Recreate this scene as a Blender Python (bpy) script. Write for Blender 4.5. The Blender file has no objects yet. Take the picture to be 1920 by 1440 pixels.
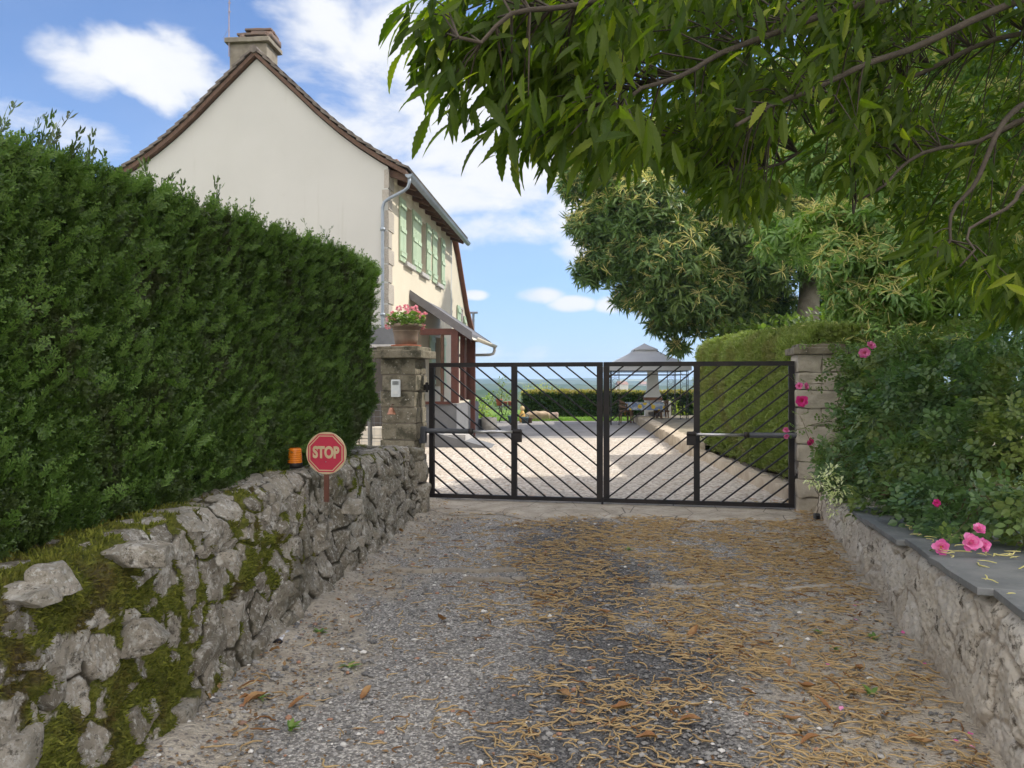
import bpy, math, random
import numpy as np
from mathutils import Vector, Matrix

# ------------------------------------------------------------------ camera, sky, sun, exposure
SC = bpy.context.scene
COL = SC.collection
F_PX, CAM_H = 1443.0, 1.42          # focal length in photo pixels, eye height
SUN_EL, SUN_AZ = 47.0, 75.0         # degrees; azimuth clockwise from +Y

cam_data = bpy.data.cameras.new('camera')
cam_data.sensor_width = 36.0
cam_data.lens = 36.0 * F_PX / 1920.0
cam_data.clip_start, cam_data.clip_end = 0.05, 20000.0
cam = bpy.data.objects.new('camera', cam_data)
cam.location = (0, 0, CAM_H)
cam.rotation_euler = (math.radians(90), 0, 0)
COL.objects.link(cam)
SC.camera = cam

SC.view_settings.view_transform = 'Standard'
SC.view_settings.look = 'None'
SC.view_settings.gamma = 1.0
SC.view_settings.exposure = 1.25
SC.cycles.max_bounces = 8
SC.cycles.diffuse_bounces = 4
SC.cycles.transmission_bounces = 6
SC.cycles.volume_bounces = 0
SC.cycles.use_denoising = True

sun_dir = Vector((math.cos(math.radians(SUN_EL)) * math.sin(math.radians(SUN_AZ)),
                  math.cos(math.radians(SUN_EL)) * math.cos(math.radians(SUN_AZ)),
                  math.sin(math.radians(SUN_EL))))
sun_data = bpy.data.lights.new('sun', 'SUN')
sun_data.energy = 2.15
sun_data.angle = math.radians(0.5)
sun_data.color = (1.0, 0.93, 0.82)
sun = bpy.data.objects.new('sun', sun_data)
sun.rotation_euler = sun_dir.to_track_quat('Z', 'Y').to_euler()
sun.location = (20, 5, 30)
COL.objects.link(sun)


def px_dir(px, py):
    v = Vector(((px - 960) / F_PX, 1.0, (720 - py) / F_PX))
    return v


world = bpy.data.worlds.new('World')
SC.world = world
world.use_nodes = True
_nt = world.node_tree
_nt.nodes.clear()


def _wn(t, **kw):
    n = _nt.nodes.new(t)
    for k, v in kw.items():
        setattr(n, k, v)
    return n


def _math(op, a, b=None, c=None, clamp=False):
    n = _wn('ShaderNodeMath', operation=op, use_clamp=clamp)
    for i, v in enumerate((a, b, c)):
        if v is None:
            continue
        if isinstance(v, (int, float)):
            n.inputs[i].default_value = v
        else:
            _nt.links.new(v, n.inputs[i])
    return n.outputs[0]


_out = _wn('ShaderNodeOutputWorld')
_bg = _wn('ShaderNodeBackground')
_bg.inputs['Strength'].default_value = 0.115
_sky = _wn('ShaderNodeTexSky', sky_type='NISHITA', sun_disc=False)
_sky.sun_elevation = math.radians(SUN_EL)
_sky.sun_rotation = math.radians(SUN_AZ)
_sky.altitude = 300.0
_sky.air_density = 1.0
_sky.dust_density = 0.15
_sky.ozone_density = 1.6
_tc = _wn('ShaderNodeTexCoord')
_sep = _wn('ShaderNodeSeparateXYZ')
_nt.links.new(_tc.outputs['Generated'], _sep.inputs[0])
# clouds: soft patches at given bearings, eaten into by fractal noise
_map = _wn('ShaderNodeMapping')
_map.inputs['Scale'].default_value = (1.0, 1.0, 1.9)
_nt.links.new(_tc.outputs['Generated'], _map.inputs['Vector'])
_n1 = _wn('ShaderNodeTexNoise')
_n1.inputs['Scale'].default_value = 6.2
_n1.inputs['Detail'].default_value = 9.0
_n1.inputs['Roughness'].default_value = 0.56
_n1.inputs['Distortion'].default_value = 0.25
_nt.links.new(_map.outputs[0], _n1.inputs['Vector'])
_n2 = _wn('ShaderNodeTexNoise')
_n2.inputs['Scale'].default_value = 2.1
_n2.inputs['Detail'].default_value = 4.0
_nt.links.new(_map.outputs[0], _n2.inputs['Vector'])
_CL = [(325, 130, 92, 66, .9), (235, 105, 75, 48, 0.8), (120, 105, 62, 50, .72), (150, 145, 50, 40, .6),
       (110, 245, 110, 42, .8), (30, 225, 90, 38, .75),
       (600, 50, 120, 90, .8), (560, 140, 80, 60, .6), (720, 90, 170, 110, .75), (690, 230, 190, 110, .85), (870, 240, 230, 120, .9),
       (960, 300, 220, 100, .9), (820, 355, 170, 50, .9), (930, 345, 150, 40, .85), (960, 430, 260, 55, .55), (1110, 380, 120, 80, .7),
       (1090, 480, 75, 45, .75), (1120, 500, 90, 22, .8),
       (1012, 554, 48, 19, 1.0), (1070, 570, 50, 17, 1.0), (1145, 572, 32, 18, .9), (888, 553, 32, 11, .9),
       (1120, 622, 40, 8, .45), (1260, 600, 110, 25, .6), (1040, 655, 300, 22, .3)]
_acc = None
for (bx, by, rx, ry, wgt) in _CL:
    c = px_dir(bx, by).normalized()
    k = F_PX / math.sqrt(1 + ((bx - 960) / F_PX) ** 2 + ((by - 720) / F_PX) ** 2) ** -1
    dx = _math('MULTIPLY_ADD', _sep.outputs[0], F_PX * 1.05 / rx, -c.x * F_PX * 1.05 / rx)
    dz = _math('MULTIPLY_ADD', _sep.outputs[2], F_PX * 1.05 / ry, -c.z * F_PX * 1.05 / ry)
    d2 = _math('ADD', _math('MULTIPLY', dx, dx), _math('MULTIPLY', dz, dz))
    w = _math('MULTIPLY', _math('SUBTRACT', 1.0, _math('MULTIPLY', d2, 0.55), clamp=True), wgt)
    _acc = w if _acc is None else _math('MAXIMUM', _acc, w)
# only in front; elsewhere the free noise decides
_front = _math('GREATER_THAN', _sep.outputs[1], 0.05)
_blob = _math('MULTIPLY', _acc, _front)
_rear = _wn('ShaderNodeMapRange', interpolation_type='SMOOTHSTEP')
_rear.inputs['From Min'].default_value = 0.62
_rear.inputs['From Max'].default_value = -0.1
_nt.links.new(_sep.outputs[1], _rear.inputs['Value'])
_free = _math('MULTIPLY', _rear.outputs[0], _math('ADD', _n2.outputs['Fac'], 0.18))
_dens = _math('ADD', _math('MULTIPLY', _math('ADD', _blob, _free), 1.0), _math('MULTIPLY', _math('SUBTRACT', _n1.outputs['Fac'], 0.5), 2.3))
_ramp = _wn('ShaderNodeMapRange', interpolation_type='SMOOTHSTEP')
_ramp.inputs['From Min'].default_value = 0.30
_ramp.inputs['From Max'].default_value = 0.88
_nt.links.new(_dens, _ramp.inputs['Value'])
_veil = _math('MULTIPLY', _math('SUBTRACT', _n2.outputs['Fac'], 0.38, clamp=True), 0.55)
_fac = _math('MAXIMUM', _ramp.outputs[0], _veil)
# pale air near the horizon
_hz = _wn('ShaderNodeMapRange', interpolation_type='SMOOTHSTEP')
_hz.inputs['From Min'].default_value = 0.0
_hz.inputs['From Max'].default_value = 0.32
_hz.inputs['To Min'].default_value = 0.62
_hz.inputs['To Max'].default_value = 0.0
_nt.links.new(_sep.outputs[2], _hz.inputs['Value'])
_mixh = _wn('ShaderNodeMixRGB')
_mixh.inputs[2].default_value = (1.55, 2.2, 3.35, 1)
_nt.links.new(_hz.outputs[0], _mixh.inputs[0])
_gain = _wn('ShaderNodeMixRGB', blend_type='MULTIPLY')
_gain.inputs[0].default_value = 1.0
_gain.inputs[2].default_value = (.50, .575, .70, 1)
_nt.links.new(_sky.outputs[0], _gain.inputs[1])
_nt.links.new(_gain.outputs[0], _mixh.inputs[1])
_shade = _wn('ShaderNodeMixRGB')
_shade.inputs[1].default_value = (2.95, 3.1, 3.4, 1)
_shade.inputs[2].default_value = (4.0, 4.0, 4.05, 1)
_nt.links.new(_n1.outputs['Fac'], _shade.inputs[0])
_bright = _wn('ShaderNodeMixRGB', blend_type='MULTIPLY')     # unseen clouds behind and overhead, brightened to fill the foreground shade
_bright.inputs[2].default_value = (3.5, 3.2, 2.85, 1)
_nt.links.new(_rear.outputs[0], _bright.inputs[0])
_nt.links.new(_shade.outputs[0], _bright.inputs[1])
_mixc = _wn('ShaderNodeMixRGB')
_nt.links.new(_fac, _mixc.inputs[0])
_nt.links.new(_mixh.outputs[0], _mixc.inputs[1])
_nt.links.new(_bright.outputs[0], _mixc.inputs[2])
_nt.links.new(_mixc.outputs[0], _bg.inputs['Color'])
_nt.links.new(_bg.outputs[0], _out.inputs['Surface'])

# ------------------------------------------------------------------ helpers
RNG = np.random.default_rng(7)
random.seed(7)


def P(px, py, d):
    """world point seen at photo pixel (px, py) at depth d metres"""
    return np.array([(px - 960) / F_PX * d, d, CAM_H + (720 - py) / F_PX * d])


def _hash(ix, iy, iz, seed):
    h = (ix.astype(np.int64) * 374761393 + iy.astype(np.int64) * 668265263 + iz.astype(np.int64) * 1440662683 + seed * 974634777) & 0xFFFFFFFF
    h = ((h ^ (h >> 13)) * 1274126177) & 0xFFFFFFFF
    h = h ^ (h >> 16)
    return (h & 0xFFFFFF) / float(0xFFFFFF) * 2 - 1


def vnoise(p, seed=0):
    p = np.asarray(p, float)
    i = np.floor(p).astype(np.int64)
    f = p - i
    f = f * f * (3 - 2 * f)
    r = 0
    for dx in (0, 1):
        wx = f[:, 0] if dx else 1 - f[:, 0]
        for dy in (0, 1):
            wy = f[:, 1] if dy else 1 - f[:, 1]
            for dz in (0, 1):
                wz = f[:, 2] if dz else 1 - f[:, 2]
                r = r + wx * wy * wz * _hash(i[:, 0] + dx, i[:, 1] + dy, i[:, 2] + dz, seed)
    return r


def fbm(p, octv=4, seed=0, gain=0.5):
    p = np.asarray(p, float)
    a, r, s = 1.0, 0, 0
    for o in range(octv):
        r = r + a * vnoise(p * (2.03 ** o), seed + o * 17)
        s += a
        a *= gain
    return r / s


def sstep(a, b, x):
    t = np.clip((x - a) / (b - a), 0, 1)
    return t * t * (3 - 2 * t)


def unit(v):
    v = np.asarray(v, float)
    return v / np.maximum(np.linalg.norm(v, axis=-1, keepdims=True), 1e-9)


class MB:
    """collects shapes and links them as one mesh object"""

    def __init__(self):
        self.V, self.Q, self.T, self.n, self.N = [], [], [], 0, []
        self.at = {}

    def add(self, V, Q=None, T=None, ngons=None):
        V = np.asarray(V, float).reshape(-1, 3)
        if Q is not None and len(Q):
            self.Q.append(np.asarray(Q, np.int64) + self.n)
        if T is not None and len(T):
            self.T.append(np.asarray(T, np.int64) + self.n)
        if ngons:
            for g in ngons:
                self.N.append([int(i) + self.n for i in g])
        self.V.append(V)
        self.n += len(V)
        return self

    def box(self, c, s, rz=0.0, taper=1.0):
        x, y, z = np.array(s) / 2
        V = np.array([[-x, -y, -z], [x, -y, -z], [x, y, -z], [-x, y, -z], [-x * taper, -y * taper, z], [x * taper, -y * taper, z], [x * taper, y * taper, z], [-x * taper, y * taper, z]])
        if rz:
            cs, sn = math.cos(rz), math.sin(rz)
            V = V @ np.array([[cs, sn, 0], [-sn, cs, 0], [0, 0, 1]])
        Q = [[0, 3, 2, 1], [4, 5, 6, 7], [0, 1, 5, 4], [1, 2, 6, 5], [2, 3, 7, 6], [3, 0, 4, 7]]
        return self.add(V + np.array(c), Q)

    def span(self, lo, hi):
        lo, hi = np.array(lo, float), np.array(hi, float)
        return self.box((lo + hi) / 2, hi - lo)

    def bar(self, p0, p1, w, h, up=(0, 0, 1)):
        p0, p1 = np.array(p0, float), np.array(p1, float)
        d = unit(p1 - p0)
        s = unit(np.cross(d, up))
        u = np.cross(s, d)
        V = []
        for p in (p0, p1):
            for a, b in ((-1, -1), (1, -1), (1, 1), (-1, 1)):
                V.append(p + s * a * w / 2 + u * b * h / 2)
        return self.add(V, [[0, 1, 2, 3], [7, 6, 5, 4], [0, 4, 5, 1], [1, 5, 6, 2], [2, 6, 7, 3], [3, 7, 4, 0]])

    def tube(self, pts, r, n=8, cap=True):
        pts = np.asarray(pts, float)
        m = len(pts)
        r = np.full(m, r) if np.isscalar(r) else np.asarray(r, float)
        t = np.gradient(pts, axis=0)
        t = unit(t)
        ref = np.array([0, 0, 1.0]) if abs(t[0, 2]) < 0.9 else np.array([1.0, 0, 0])
        V = []
        for k in range(m):
            a = unit(np.cross(t[k], ref))
            b = np.cross(a, t[k])
            ref = unit(np.cross(a, t[k]) * -1) if False else ref
            ang = np.arange(n) * 2 * math.pi / n
            V.append(pts[k] + r[k] * (np.cos(ang)[:, None] * a + np.sin(ang)[:, None] * b))
        V = np.concatenate(V)
        Q = []
        for k in range(m - 1):
            for j in range(n):
                j2 = (j + 1) % n
                Q.append([k * n + j, k * n + j2, (k + 1) * n + j2, (k + 1) * n + j])
        self.add(V, Q, ngons=[list(range(n - 1, -1, -1)), list(range((m - 1) * n, m * n))] if cap else None)
        return self

    def lathe(self, prof, c, n=24, cap=True):
        prof = np.asarray(prof, float)
        ang = np.arange(n) * 2 * math.pi / n
        V = np.stack([prof[:, None, 0] * np.cos(ang), prof[:, None, 0] * np.sin(ang), np.repeat(prof[:, 1:2], n, 1)], -1).reshape(-1, 3) + np.array(c)
        m = len(prof)
        Q = []
        for k in range(m - 1):
            for j in range(n):
                j2 = (j + 1) % n
                Q.append([k * n + j, k * n + j2, (k + 1) * n + j2, (k + 1) * n + j])
        return self.add(V, Q, ngons=[list(range(n - 1, -1, -1)), list(range((m - 1) * n, m * n))] if cap else None)

    def prism(self, poly, a, b):
        """poly: list of 3d points (planar); extruded from offset a to offset b (3d vectors)"""
        poly = np.asarray(poly, float)
        n = len(poly)
        V = np.concatenate([poly + np.array(a), poly + np.array(b)])
        Q = [[j, (j + 1) % n, n + (j + 1) % n, n + j] for j in range(n)]
        return self.add(V, Q, ngons=[list(range(n - 1, -1, -1)), list(range(n, 2 * n))])

    def rock(self, c, s, seed=0, n=8, rnd=0.25, amp=0.012, freq=6.0, rz=0.0, R=None, facets=0):
        h = np.array(s, float) / 2
        g = np.linspace(-1, 1, n)
        A, B = np.meshgrid(g, g, indexing='ij')
        o = np.ones_like(A)
        fr_ = np.random.default_rng(seed + 4000)
        cuts = [(unit(fr_.normal(0, 1, 3)), fr_.uniform(.62, .92)) for _ in range(facets)]
        faces = [(A, B, o), (B, A, -o), (o, A, B), (-o, B, A), (B, o, A), (A, -o, B)]
        for f in faces:
            p = np.stack([f[0].ravel(), f[1].ravel(), f[2].ravel()], -1) * h
            rr = rnd * h.min()
            inn = np.clip(p, -(h - rr), h - rr)
            d = p - inn
            p = inn + rr * unit(d)
            for nv, off in cuts:
                t_ = (p / h) @ nv - off
                p = p - np.maximum(t_, 0)[:, None] * nv * h
            q = p * freq + seed * 13.7
            p = p + amp * np.stack([fbm(q, 3, seed), fbm(q + 31, 3, seed + 5), fbm(q + 57, 3, seed + 9)], -1)
            if rz:
                cs, sn = math.cos(rz), math.sin(rz)
                p = p @ np.array([[cs, sn, 0], [-sn, cs, 0], [0, 0, 1]])
            if R is not None:
                p = p @ np.asarray(R).T
            idx = np.arange(n * n).reshape(n, n)
            Q = np.stack([idx[:-1, :-1], idx[1:, :-1], idx[1:, 1:], idx[:-1, 1:]], -1).reshape(-1, 4)
            self.add(p + np.array(c), Q)
        return self

    def scatter(self, TV, TQ, R, pos, TT=None):
        """copies of a template: R (N,3,3), pos (N,3)"""
        N, m = len(pos), len(TV)
        V = np.einsum('nij,vj->nvi', R, TV) + pos[:, None, :]
        off = (np.arange(N) * m)[:, None, None]
        Q = (np.asarray(TQ)[None] + off).reshape(-1, 4) if TQ is not None and len(TQ) else None
        T = (np.asarray(TT)[None] + off).reshape(-1, 3) if TT is not None and len(TT) else None
        return self.add(V.reshape(-1, 3), Q, T)

    def build(self, name, mat, parent=None, smooth=False, attrs=None):
        V = np.concatenate(self.V) if self.V else np.zeros((0, 3))
        Q = np.concatenate(self.Q) if self.Q else np.zeros((0, 4), np.int64)
        T = np.concatenate(self.T) if self.T else np.zeros((0, 3), np.int64)
        sizes = np.concatenate([np.full(len(Q), 4), np.full(len(T), 3), np.array([len(g) for g in self.N], np.int64)]).astype(np.int32)
        loops = np.concatenate([Q.ravel(), T.ravel(), np.array([i for g in self.N for i in g], np.int64)]).astype(np.int32)
        me = bpy.data.meshes.new(name)
        me.vertices.add(len(V))
        me.vertices.foreach_set('co', V.astype(np.float32).ravel())
        me.loops.add(len(loops))
        me.loops.foreach_set('vertex_index', loops)
        me.polygons.add(len(sizes))
        st = np.zeros(len(sizes), np.int32)
        st[1:] = np.cumsum(sizes)[:-1]
        me.polygons.foreach_set('loop_start', st)
        me.polygons.foreach_set('use_smooth', np.full(len(sizes), bool(smooth)))
        for k, a in (attrs or {}).items():
            at = me.attributes.new(k, 'FLOAT', 'POINT')
            at.data.foreach_set('value', np.asarray(a, np.float32))
        me.update(calc_edges=True)
        me.validate()
        if mat is not None:
            me.materials.append(mat)
        o = bpy.data.objects.new(name, me)
        COL.objects.link(o)
        if parent is not None:
            o.parent = parent
        return o


def grid_mb(X):
    """X: (a,b,3) array of points -> MB with a quad grid"""
    a, b = X.shape[:2]
    idx = np.arange(a * b).reshape(a, b)
    Q = np.stack([idx[:-1, :-1], idx[1:, :-1], idx[1:, 1:], idx[:-1, 1:]], -1).reshape(-1, 4)
    return MB().add(X.reshape(-1, 3), Q)


def tag(o, label=None, cat=None, group=None, kind=None):
    if label: o['label'] = label
    if cat: o['category'] = cat
    if group: o['group'] = group
    if kind: o['kind'] = kind
    return o


def thing(name, label, cat, loc=(0, 0, 0), rz=0.0, group=None):
    o = bpy.data.objects.new(name, None)
    o.empty_display_size = 0.2
    COL.objects.link(o)
    o.location = loc
    o.rotation_euler = (0, 0, rz)
    return tag(o, label, cat, group)


def copy_tree(o, parent=None):
    c = o.copy()
    COL.objects.link(c)
    if parent is not None:
        c.parent = parent
    for ch in list(o.children):
        copy_tree(ch, c)
    return c


def frames(d, up=None, roll=None):
    """columns: side, axis(d), normal"""
    d = unit(d)
    if up is None:
        up = np.tile([0, 0, 1.0], (len(d), 1))
    s = np.cross(d, up)
    bad = np.linalg.norm(s, axis=1) < 1e-3
    s[bad] = np.cross(d[bad], [1.0, 0, 0])
    s = unit(s)
    n = np.cross(s, d)
    if roll is not None:
        c, sn = np.cos(roll)[:, None], np.sin(roll)[:, None]
        s, n = s * c + n * sn, n * c - s * sn
    return np.stack([s, d, n], -1)


# ------------------------------------------------------------------ materials
class NT:
    def __init__(self, name):
        self.m = bpy.data.materials.new(name)
        self.m.use_nodes = True
        self.t = self.m.node_tree
        self.t.nodes.clear()
        self.out = self.t.nodes.new('ShaderNodeOutputMaterial')
        self.b = self.t.nodes.new('ShaderNodeBsdfPrincipled')
        self.t.links.new(self.b.outputs[0], self.out.inputs[0])
        self.tc = self.t.nodes.new('ShaderNodeTexCoord')

    def n(self, t, ins=None, **kw):
        x = self.t.nodes.new(t)
        for k, v in kw.items():
            setattr(x, k, v)
        for k, v in (ins or {}).items():
            self.set(x.inputs[k], v)
        return x

    def set(self, sock, v):
        if hasattr(v, 'links') or isinstance(v, bpy.types.NodeSocket):
            self.t.links.new(v, sock)
        elif isinstance(v, tuple) and len(v) == 3 and sock.type == 'RGBA':
            sock.default_value = (*v, 1)
        else:
            sock.default_value = v

    def noise(self, scale, detail=4, rough=0.55, vec=None, dist=0.0):
        x = self.n('ShaderNodeTexNoise', {'Scale': scale, 'Detail': detail, 'Roughness': rough, 'Distortion': dist, 'Vector': vec or self.tc.outputs['Object']})
        return x.outputs['Fac']

    def voro(self, scale, feat='F1', vec=None, out='Distance', rnd=1.0):
        x = self.n('ShaderNodeTexVoronoi', {'Scale': scale, 'Vector': vec or self.tc.outputs['Object'], 'Randomness': rnd}, feature=feat)
        return x.outputs[out]

    def mr(self, v, a, b, c=0.0, d=1.0, smooth=True):
        x = self.n('ShaderNodeMapRange', {'Value': v, 'From Min': a, 'From Max': b, 'To Min': c, 'To Max': d}, interpolation_type='SMOOTHSTEP' if smooth else 'LINEAR')
        return x.outputs[0]

    def mix(self, f, a, b, blend='MIX'):
        x = self.n('ShaderNodeMixRGB', {0: f, 1: a, 2: b}, blend_type=blend)
        return x.outputs[0]

    def math(self, op, a, b=None, clamp=False):
        x = self.n('ShaderNodeMath', {0: a}, operation=op, use_clamp=clamp)
        if b is not None:
            self.set(x.inputs[1], b)
        return x.outputs[0]

    def attr(self, name):
        return self.n('ShaderNodeAttribute', attribute_name=name).outputs['Fac']

    def island(self):
        return self.n('ShaderNodeNewGeometry').outputs['Random Per Island']

    def bump(self, h, strength=0.4, dist=0.01):
        x = self.n('ShaderNodeBump', {'Height': h, 'Strength': strength, 'Distance': dist})
        self.t.links.new(x.outputs[0], self.b.inputs['Normal'])
        return x.outputs[0]

    def done(self, col, rough=0.7, spec=0.4, metal=0.0):
        self.set(self.b.inputs['Base Color'], col)
        self.set(self.b.inputs['Roughness'], rough)
        self.set(self.b.inputs['Specular IOR Level'], spec)
        self.set(self.b.inputs['Metallic'], metal)
        return self.m


def simple(name, c1, c2=None, scale=6.0, rough=0.7, bump=0.0, bscale=40.0, bdist=0.005, spec=0.4, metal=0.0, detail=5):
    t = NT(name)
    c2 = c2 or tuple(v * 0.75 for v in c1)
    f = t.mr(t.noise(scale, detail, 0.6), 0.3, 0.7)
    col = t.mix(f, c1, c2)
    if bump:
        t.bump(t.noise(bscale, 5, 0.6), bump, bdist)
    return t.done(col, rough, spec, metal)


def leafy(name, c1, c2, c3=None, trans=0.3, rough=0.5, scale=1.2, tcol=None, spec=0.35):
    """two or three leaf colours by leaf and by patch, with light coming through"""
    t = NT(name)
    col = t.mix(t.island(), c1, c2)
    if c3:
        col = t.mix(t.mr(t.noise(scale, 3), 0.45, 0.68), col, c3)
    t.done(col, rough, spec)
    tr = t.n('ShaderNodeBsdfTranslucent')
    tint = t.mix(1.0, col, tcol or (1.5, 1.75, 0.6), 'MULTIPLY')
    t.t.links.new(tint, tr.inputs[0])
    mx = t.n('ShaderNodeMixShader', {0: trans})
    t.t.links.new(t.b.outputs[0], mx.inputs[1])
    t.t.links.new(tr.outputs[0], mx.inputs[2])
    t.t.links.new(mx.outputs[0], t.out.inputs[0])
    return t.m


def leaf_tpl(nseg=6, w=0.28, droop=0.25, fold=0.18, serr=0.0, wave=0.0, peak=0.45):
    """one leaf along +Y, length 1; rows of left / mid / right points"""
    V, Q = [], []
    for i in range(nseg + 1):
        t = i / nseg
        ww = w / 2 * (math.sin(math.pi * t ** (math.log(0.5) / math.log(peak))) ** 0.85 if 0 < t < 1 else 0.02)
        if serr and 0 < t < 1:
            ww *= 1 + serr * (1 if i % 2 else -1)
        z = -droop * t * t
        y = t * (1 - 0.25 * droop * t)
        zz = z + fold * ww + wave * math.sin(i * 1.9) * w * .2
        V += [[-ww, y, zz], [0, y, z], [ww, y, z + fold * ww - wave * math.sin(i * 1.9) * w * .2]]
    for i in range(nseg):
        a = i * 3
        Q += [[a, a + 1, a + 4, a + 3], [a + 1, a + 2, a + 5, a + 4]]
    return np.array(V), np.array(Q)

# ------------------------------------------------------------------ materials shared
M = {}
M['steel'] = simple('black_paint', (.012, .012, .014), (.026, .021, .019), 5, .5, .3, 90, .003, .3)
M['grey_plastic'] = simple('grey_plastic', (.055, .06, .07), (.075, .08, .09), 12, .5)
M['alu'] = simple('brushed_aluminium', (.62, .62, .62), (.5, .5, .51), 14, .32, metal=.85)
M['pale_plastic'] = simple('pale_plastic', (.62, .65, .66), (.55, .58, .6), 10, .45)
M['dark'] = simple('dark_gap', (.03, .028, .026), None, 8, .9)

# ------------------------------------------------------------------ ground
def lane_l(d): return -1.40 + .0753 * (d - 2.85)          # foot of the left wall
def lane_r(d): return 1.79 + .2687 * (d - 2.85)           # foot of the right wall

# terrain: one sheet to the horizon, level round the house and falling away beyond the garden
ys = np.concatenate([np.linspace(-60, 60, 61), 60 + np.geomspace(1, 5000, 70)])
xs = np.concatenate([-np.geomspace(60, 4500, 40)[::-1], np.linspace(-58, 58, 59), np.geomspace(60, 4500, 40)])
X, Y = np.meshgrid(xs, ys, indexing='ij')
rad = np.sqrt(X ** 2 + np.maximum(Y, 0) ** 2)
Z = -16 * sstep(36, 190, np.maximum(Y, np.abs(X) * .6)) - 26 * sstep(150, 900, Y)
Z += 1.5 * fbm(np.stack([X.ravel() / 90, Y.ravel() / 90, X.ravel() * 0], -1), 3, 3).reshape(X.shape) * sstep(45, 150, rad)
Z = np.where((np.abs(X) < 34) & (Y < 34), 0, Z)
t = NT('meadow')
big = t.noise(.012, 3)
f = t.mix(t.mr(big, .4, .6), (.10, .16, .045), (.20, .21, .09))
f = t.mix(t.mr(t.voro(.008, out='Color'), .3, .7), f, (.07, .12, .04))
f = t.mix(t.mr(t.noise(3.0, 6), .35, .7), f, t.mix(.5, f, (.05, .08, .025)))
mat_meadow = t.done(f, .9, .2)
tag(grid_mb(np.stack([X, Y, Z], -1)).build('ground', mat_meadow, smooth=True), kind='structure')

# driveway: worn asphalt with grit, sand along both walls
gx, gy = np.meshgrid(np.arange(-2.3, 5.2, .035), np.arange(-4, 9.15, .035), indexing='ij')
LL, RR = lane_l(gy), lane_r(gy)
q = np.stack([gx.ravel(), gy.ravel(), gx.ravel() * 0], -1)
n1 = fbm(q * 1.3, 4, 1).reshape(gx.shape)
n2 = fbm(q * 4.0, 4, 2).reshape(gx.shape)
dl, dr = gx - LL, RR - gx
sand = np.maximum(sstep(.75, .05, dl + n1 * .6 + n2 * .3) , sstep(1.15, .1, dr + n1 * .5 + n2 * .2) * .8)
sand = np.maximum(sand, sstep(7.3, 8.6, gy + n1 * .6) * .8)
cx = .25 + .05 * gy                                       # darker strip up the middle of the lane
dark = sstep(.62, .1, np.abs(gx - cx + n1 * .5) + n2 * .25) * sstep(9.0, 7.5, gy)
gz = .010 + .010 * n1 + .004 * n2 + .05 * sstep(.35, .0, dl) * (1 + n2) + .035 * sstep(.3, .0, dr)
t = NT('worn_asphalt')
sa, da = t.attr('sand'), t.attr('dark')
p1 = t.voro(95, out='Color'); p2 = t.voro(48, out='Color')
g1 = t.mix(t.mr(p1, .15, .95), (.19, .18, .167), (.66, .625, .57))
g2 = t.mix(t.mr(p2, .2, .9), (.19, .18, .167), (.68, .65, .595))
base = t.mix(t.mr(t.voro(30), .0, .35, 1, 0), g1, g2)
base = t.mix(t.mr(t.noise(60, 3), .45, .62), base, (.21, .198, .18))
base = t.mix(t.mr(t.voro(120), .10, .0), base, (.75, .73, .7))
darkc = t.mix(t.mr(p1, .2, 1.0), (.042, .042, .045), (.185, .18, .175))
darkc = t.mix(t.mr(p2, .88, .95), darkc, (.42, .41, .4))
col = t.mix(t.math('MULTIPLY', da, .85), base, darkc)
sandc = t.mix(t.mr(t.noise(9, 6, .65), .3, .7), (.36, .315, .25), (.50, .45, .37))
sandc = t.mix(t.mr(t.voro(70, out='Color'), .7, .9), sandc, (.20, .18, .16))
col = t.mix(t.mr(t.math('ADD', sa, t.math('MULTIPLY', t.math('SUBTRACT', t.noise(22, 5), .5), .9)), .32, .72), col, sandc)
col = t.mix(t.mr(t.noise(1.6, 5, .65), .62, .75, 0, .5), col, (.12, .105, .085))
h = t.math('ADD', t.math('MULTIPLY', t.voro(95), -.7), t.math('MULTIPLY', t.voro(48), -.8))
h = t.math('ADD', h, t.math('MULTIPLY', t.noise(180, 3), .4))
t.bump(h, .75, .012)
mat_asph = t.done(col, .85, .25)
keep = grid_mb(np.stack([gx, gy, gz], -1))
tag(keep.build('driveway', mat_asph, smooth=True, attrs={'sand': sand.ravel(), 'dark': dark.ravel()}), kind='structure')

# concrete threshold under the gate and two thin strips across the lane
t = NT('pale_concrete')
c = t.mix(t.mr(t.noise(5, 7, .65), .3, .7), (.44, .40, .34), (.30, .265, .215))
c = t.mix(t.mr(t.noise(26, 5), .56, .72), c, (.2, .175, .14))
c = t.mix(t.mr(t.voro(2.2, 'DISTANCE_TO_EDGE'), .012, .0), c, (.1, .09, .08))
t.bump(t.noise(50, 6), .4, .008)
mat_conc = t.done(c, .9, .2)
UG = unit(np.array([4.09, -.80, 0])); NG = np.array([-UG[1], UG[0], 0])        # along the gate, and through it (away)
G0 = np.array([-.99, 9.25, 0])
a = np.linspace(-.5, 4.6, 120); b = np.linspace(-1.15, .32, 40)
A, B = np.meshgrid(a, b, indexing='ij')
E = fbm(np.stack([A.ravel() * 2.2, A.ravel() * 0, B.ravel() * 0], -1), 3, 8).reshape(A.shape)
Bw = np.where(B < 0, B * (.78 + .30 * E), B)
XY = G0[None, None] + A[..., None] * UG + Bw[..., None] * NG
XY[..., 2] = .040 - .02 * sstep(-.85, -1.0, B) * 1.4 + .004 * fbm(XY.reshape(-1, 3) * 4, 3, 4).reshape(A.shape)
tag(grid_mb(XY).build('concrete_threshold', mat_conc, smooth=True), kind='structure')

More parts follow.
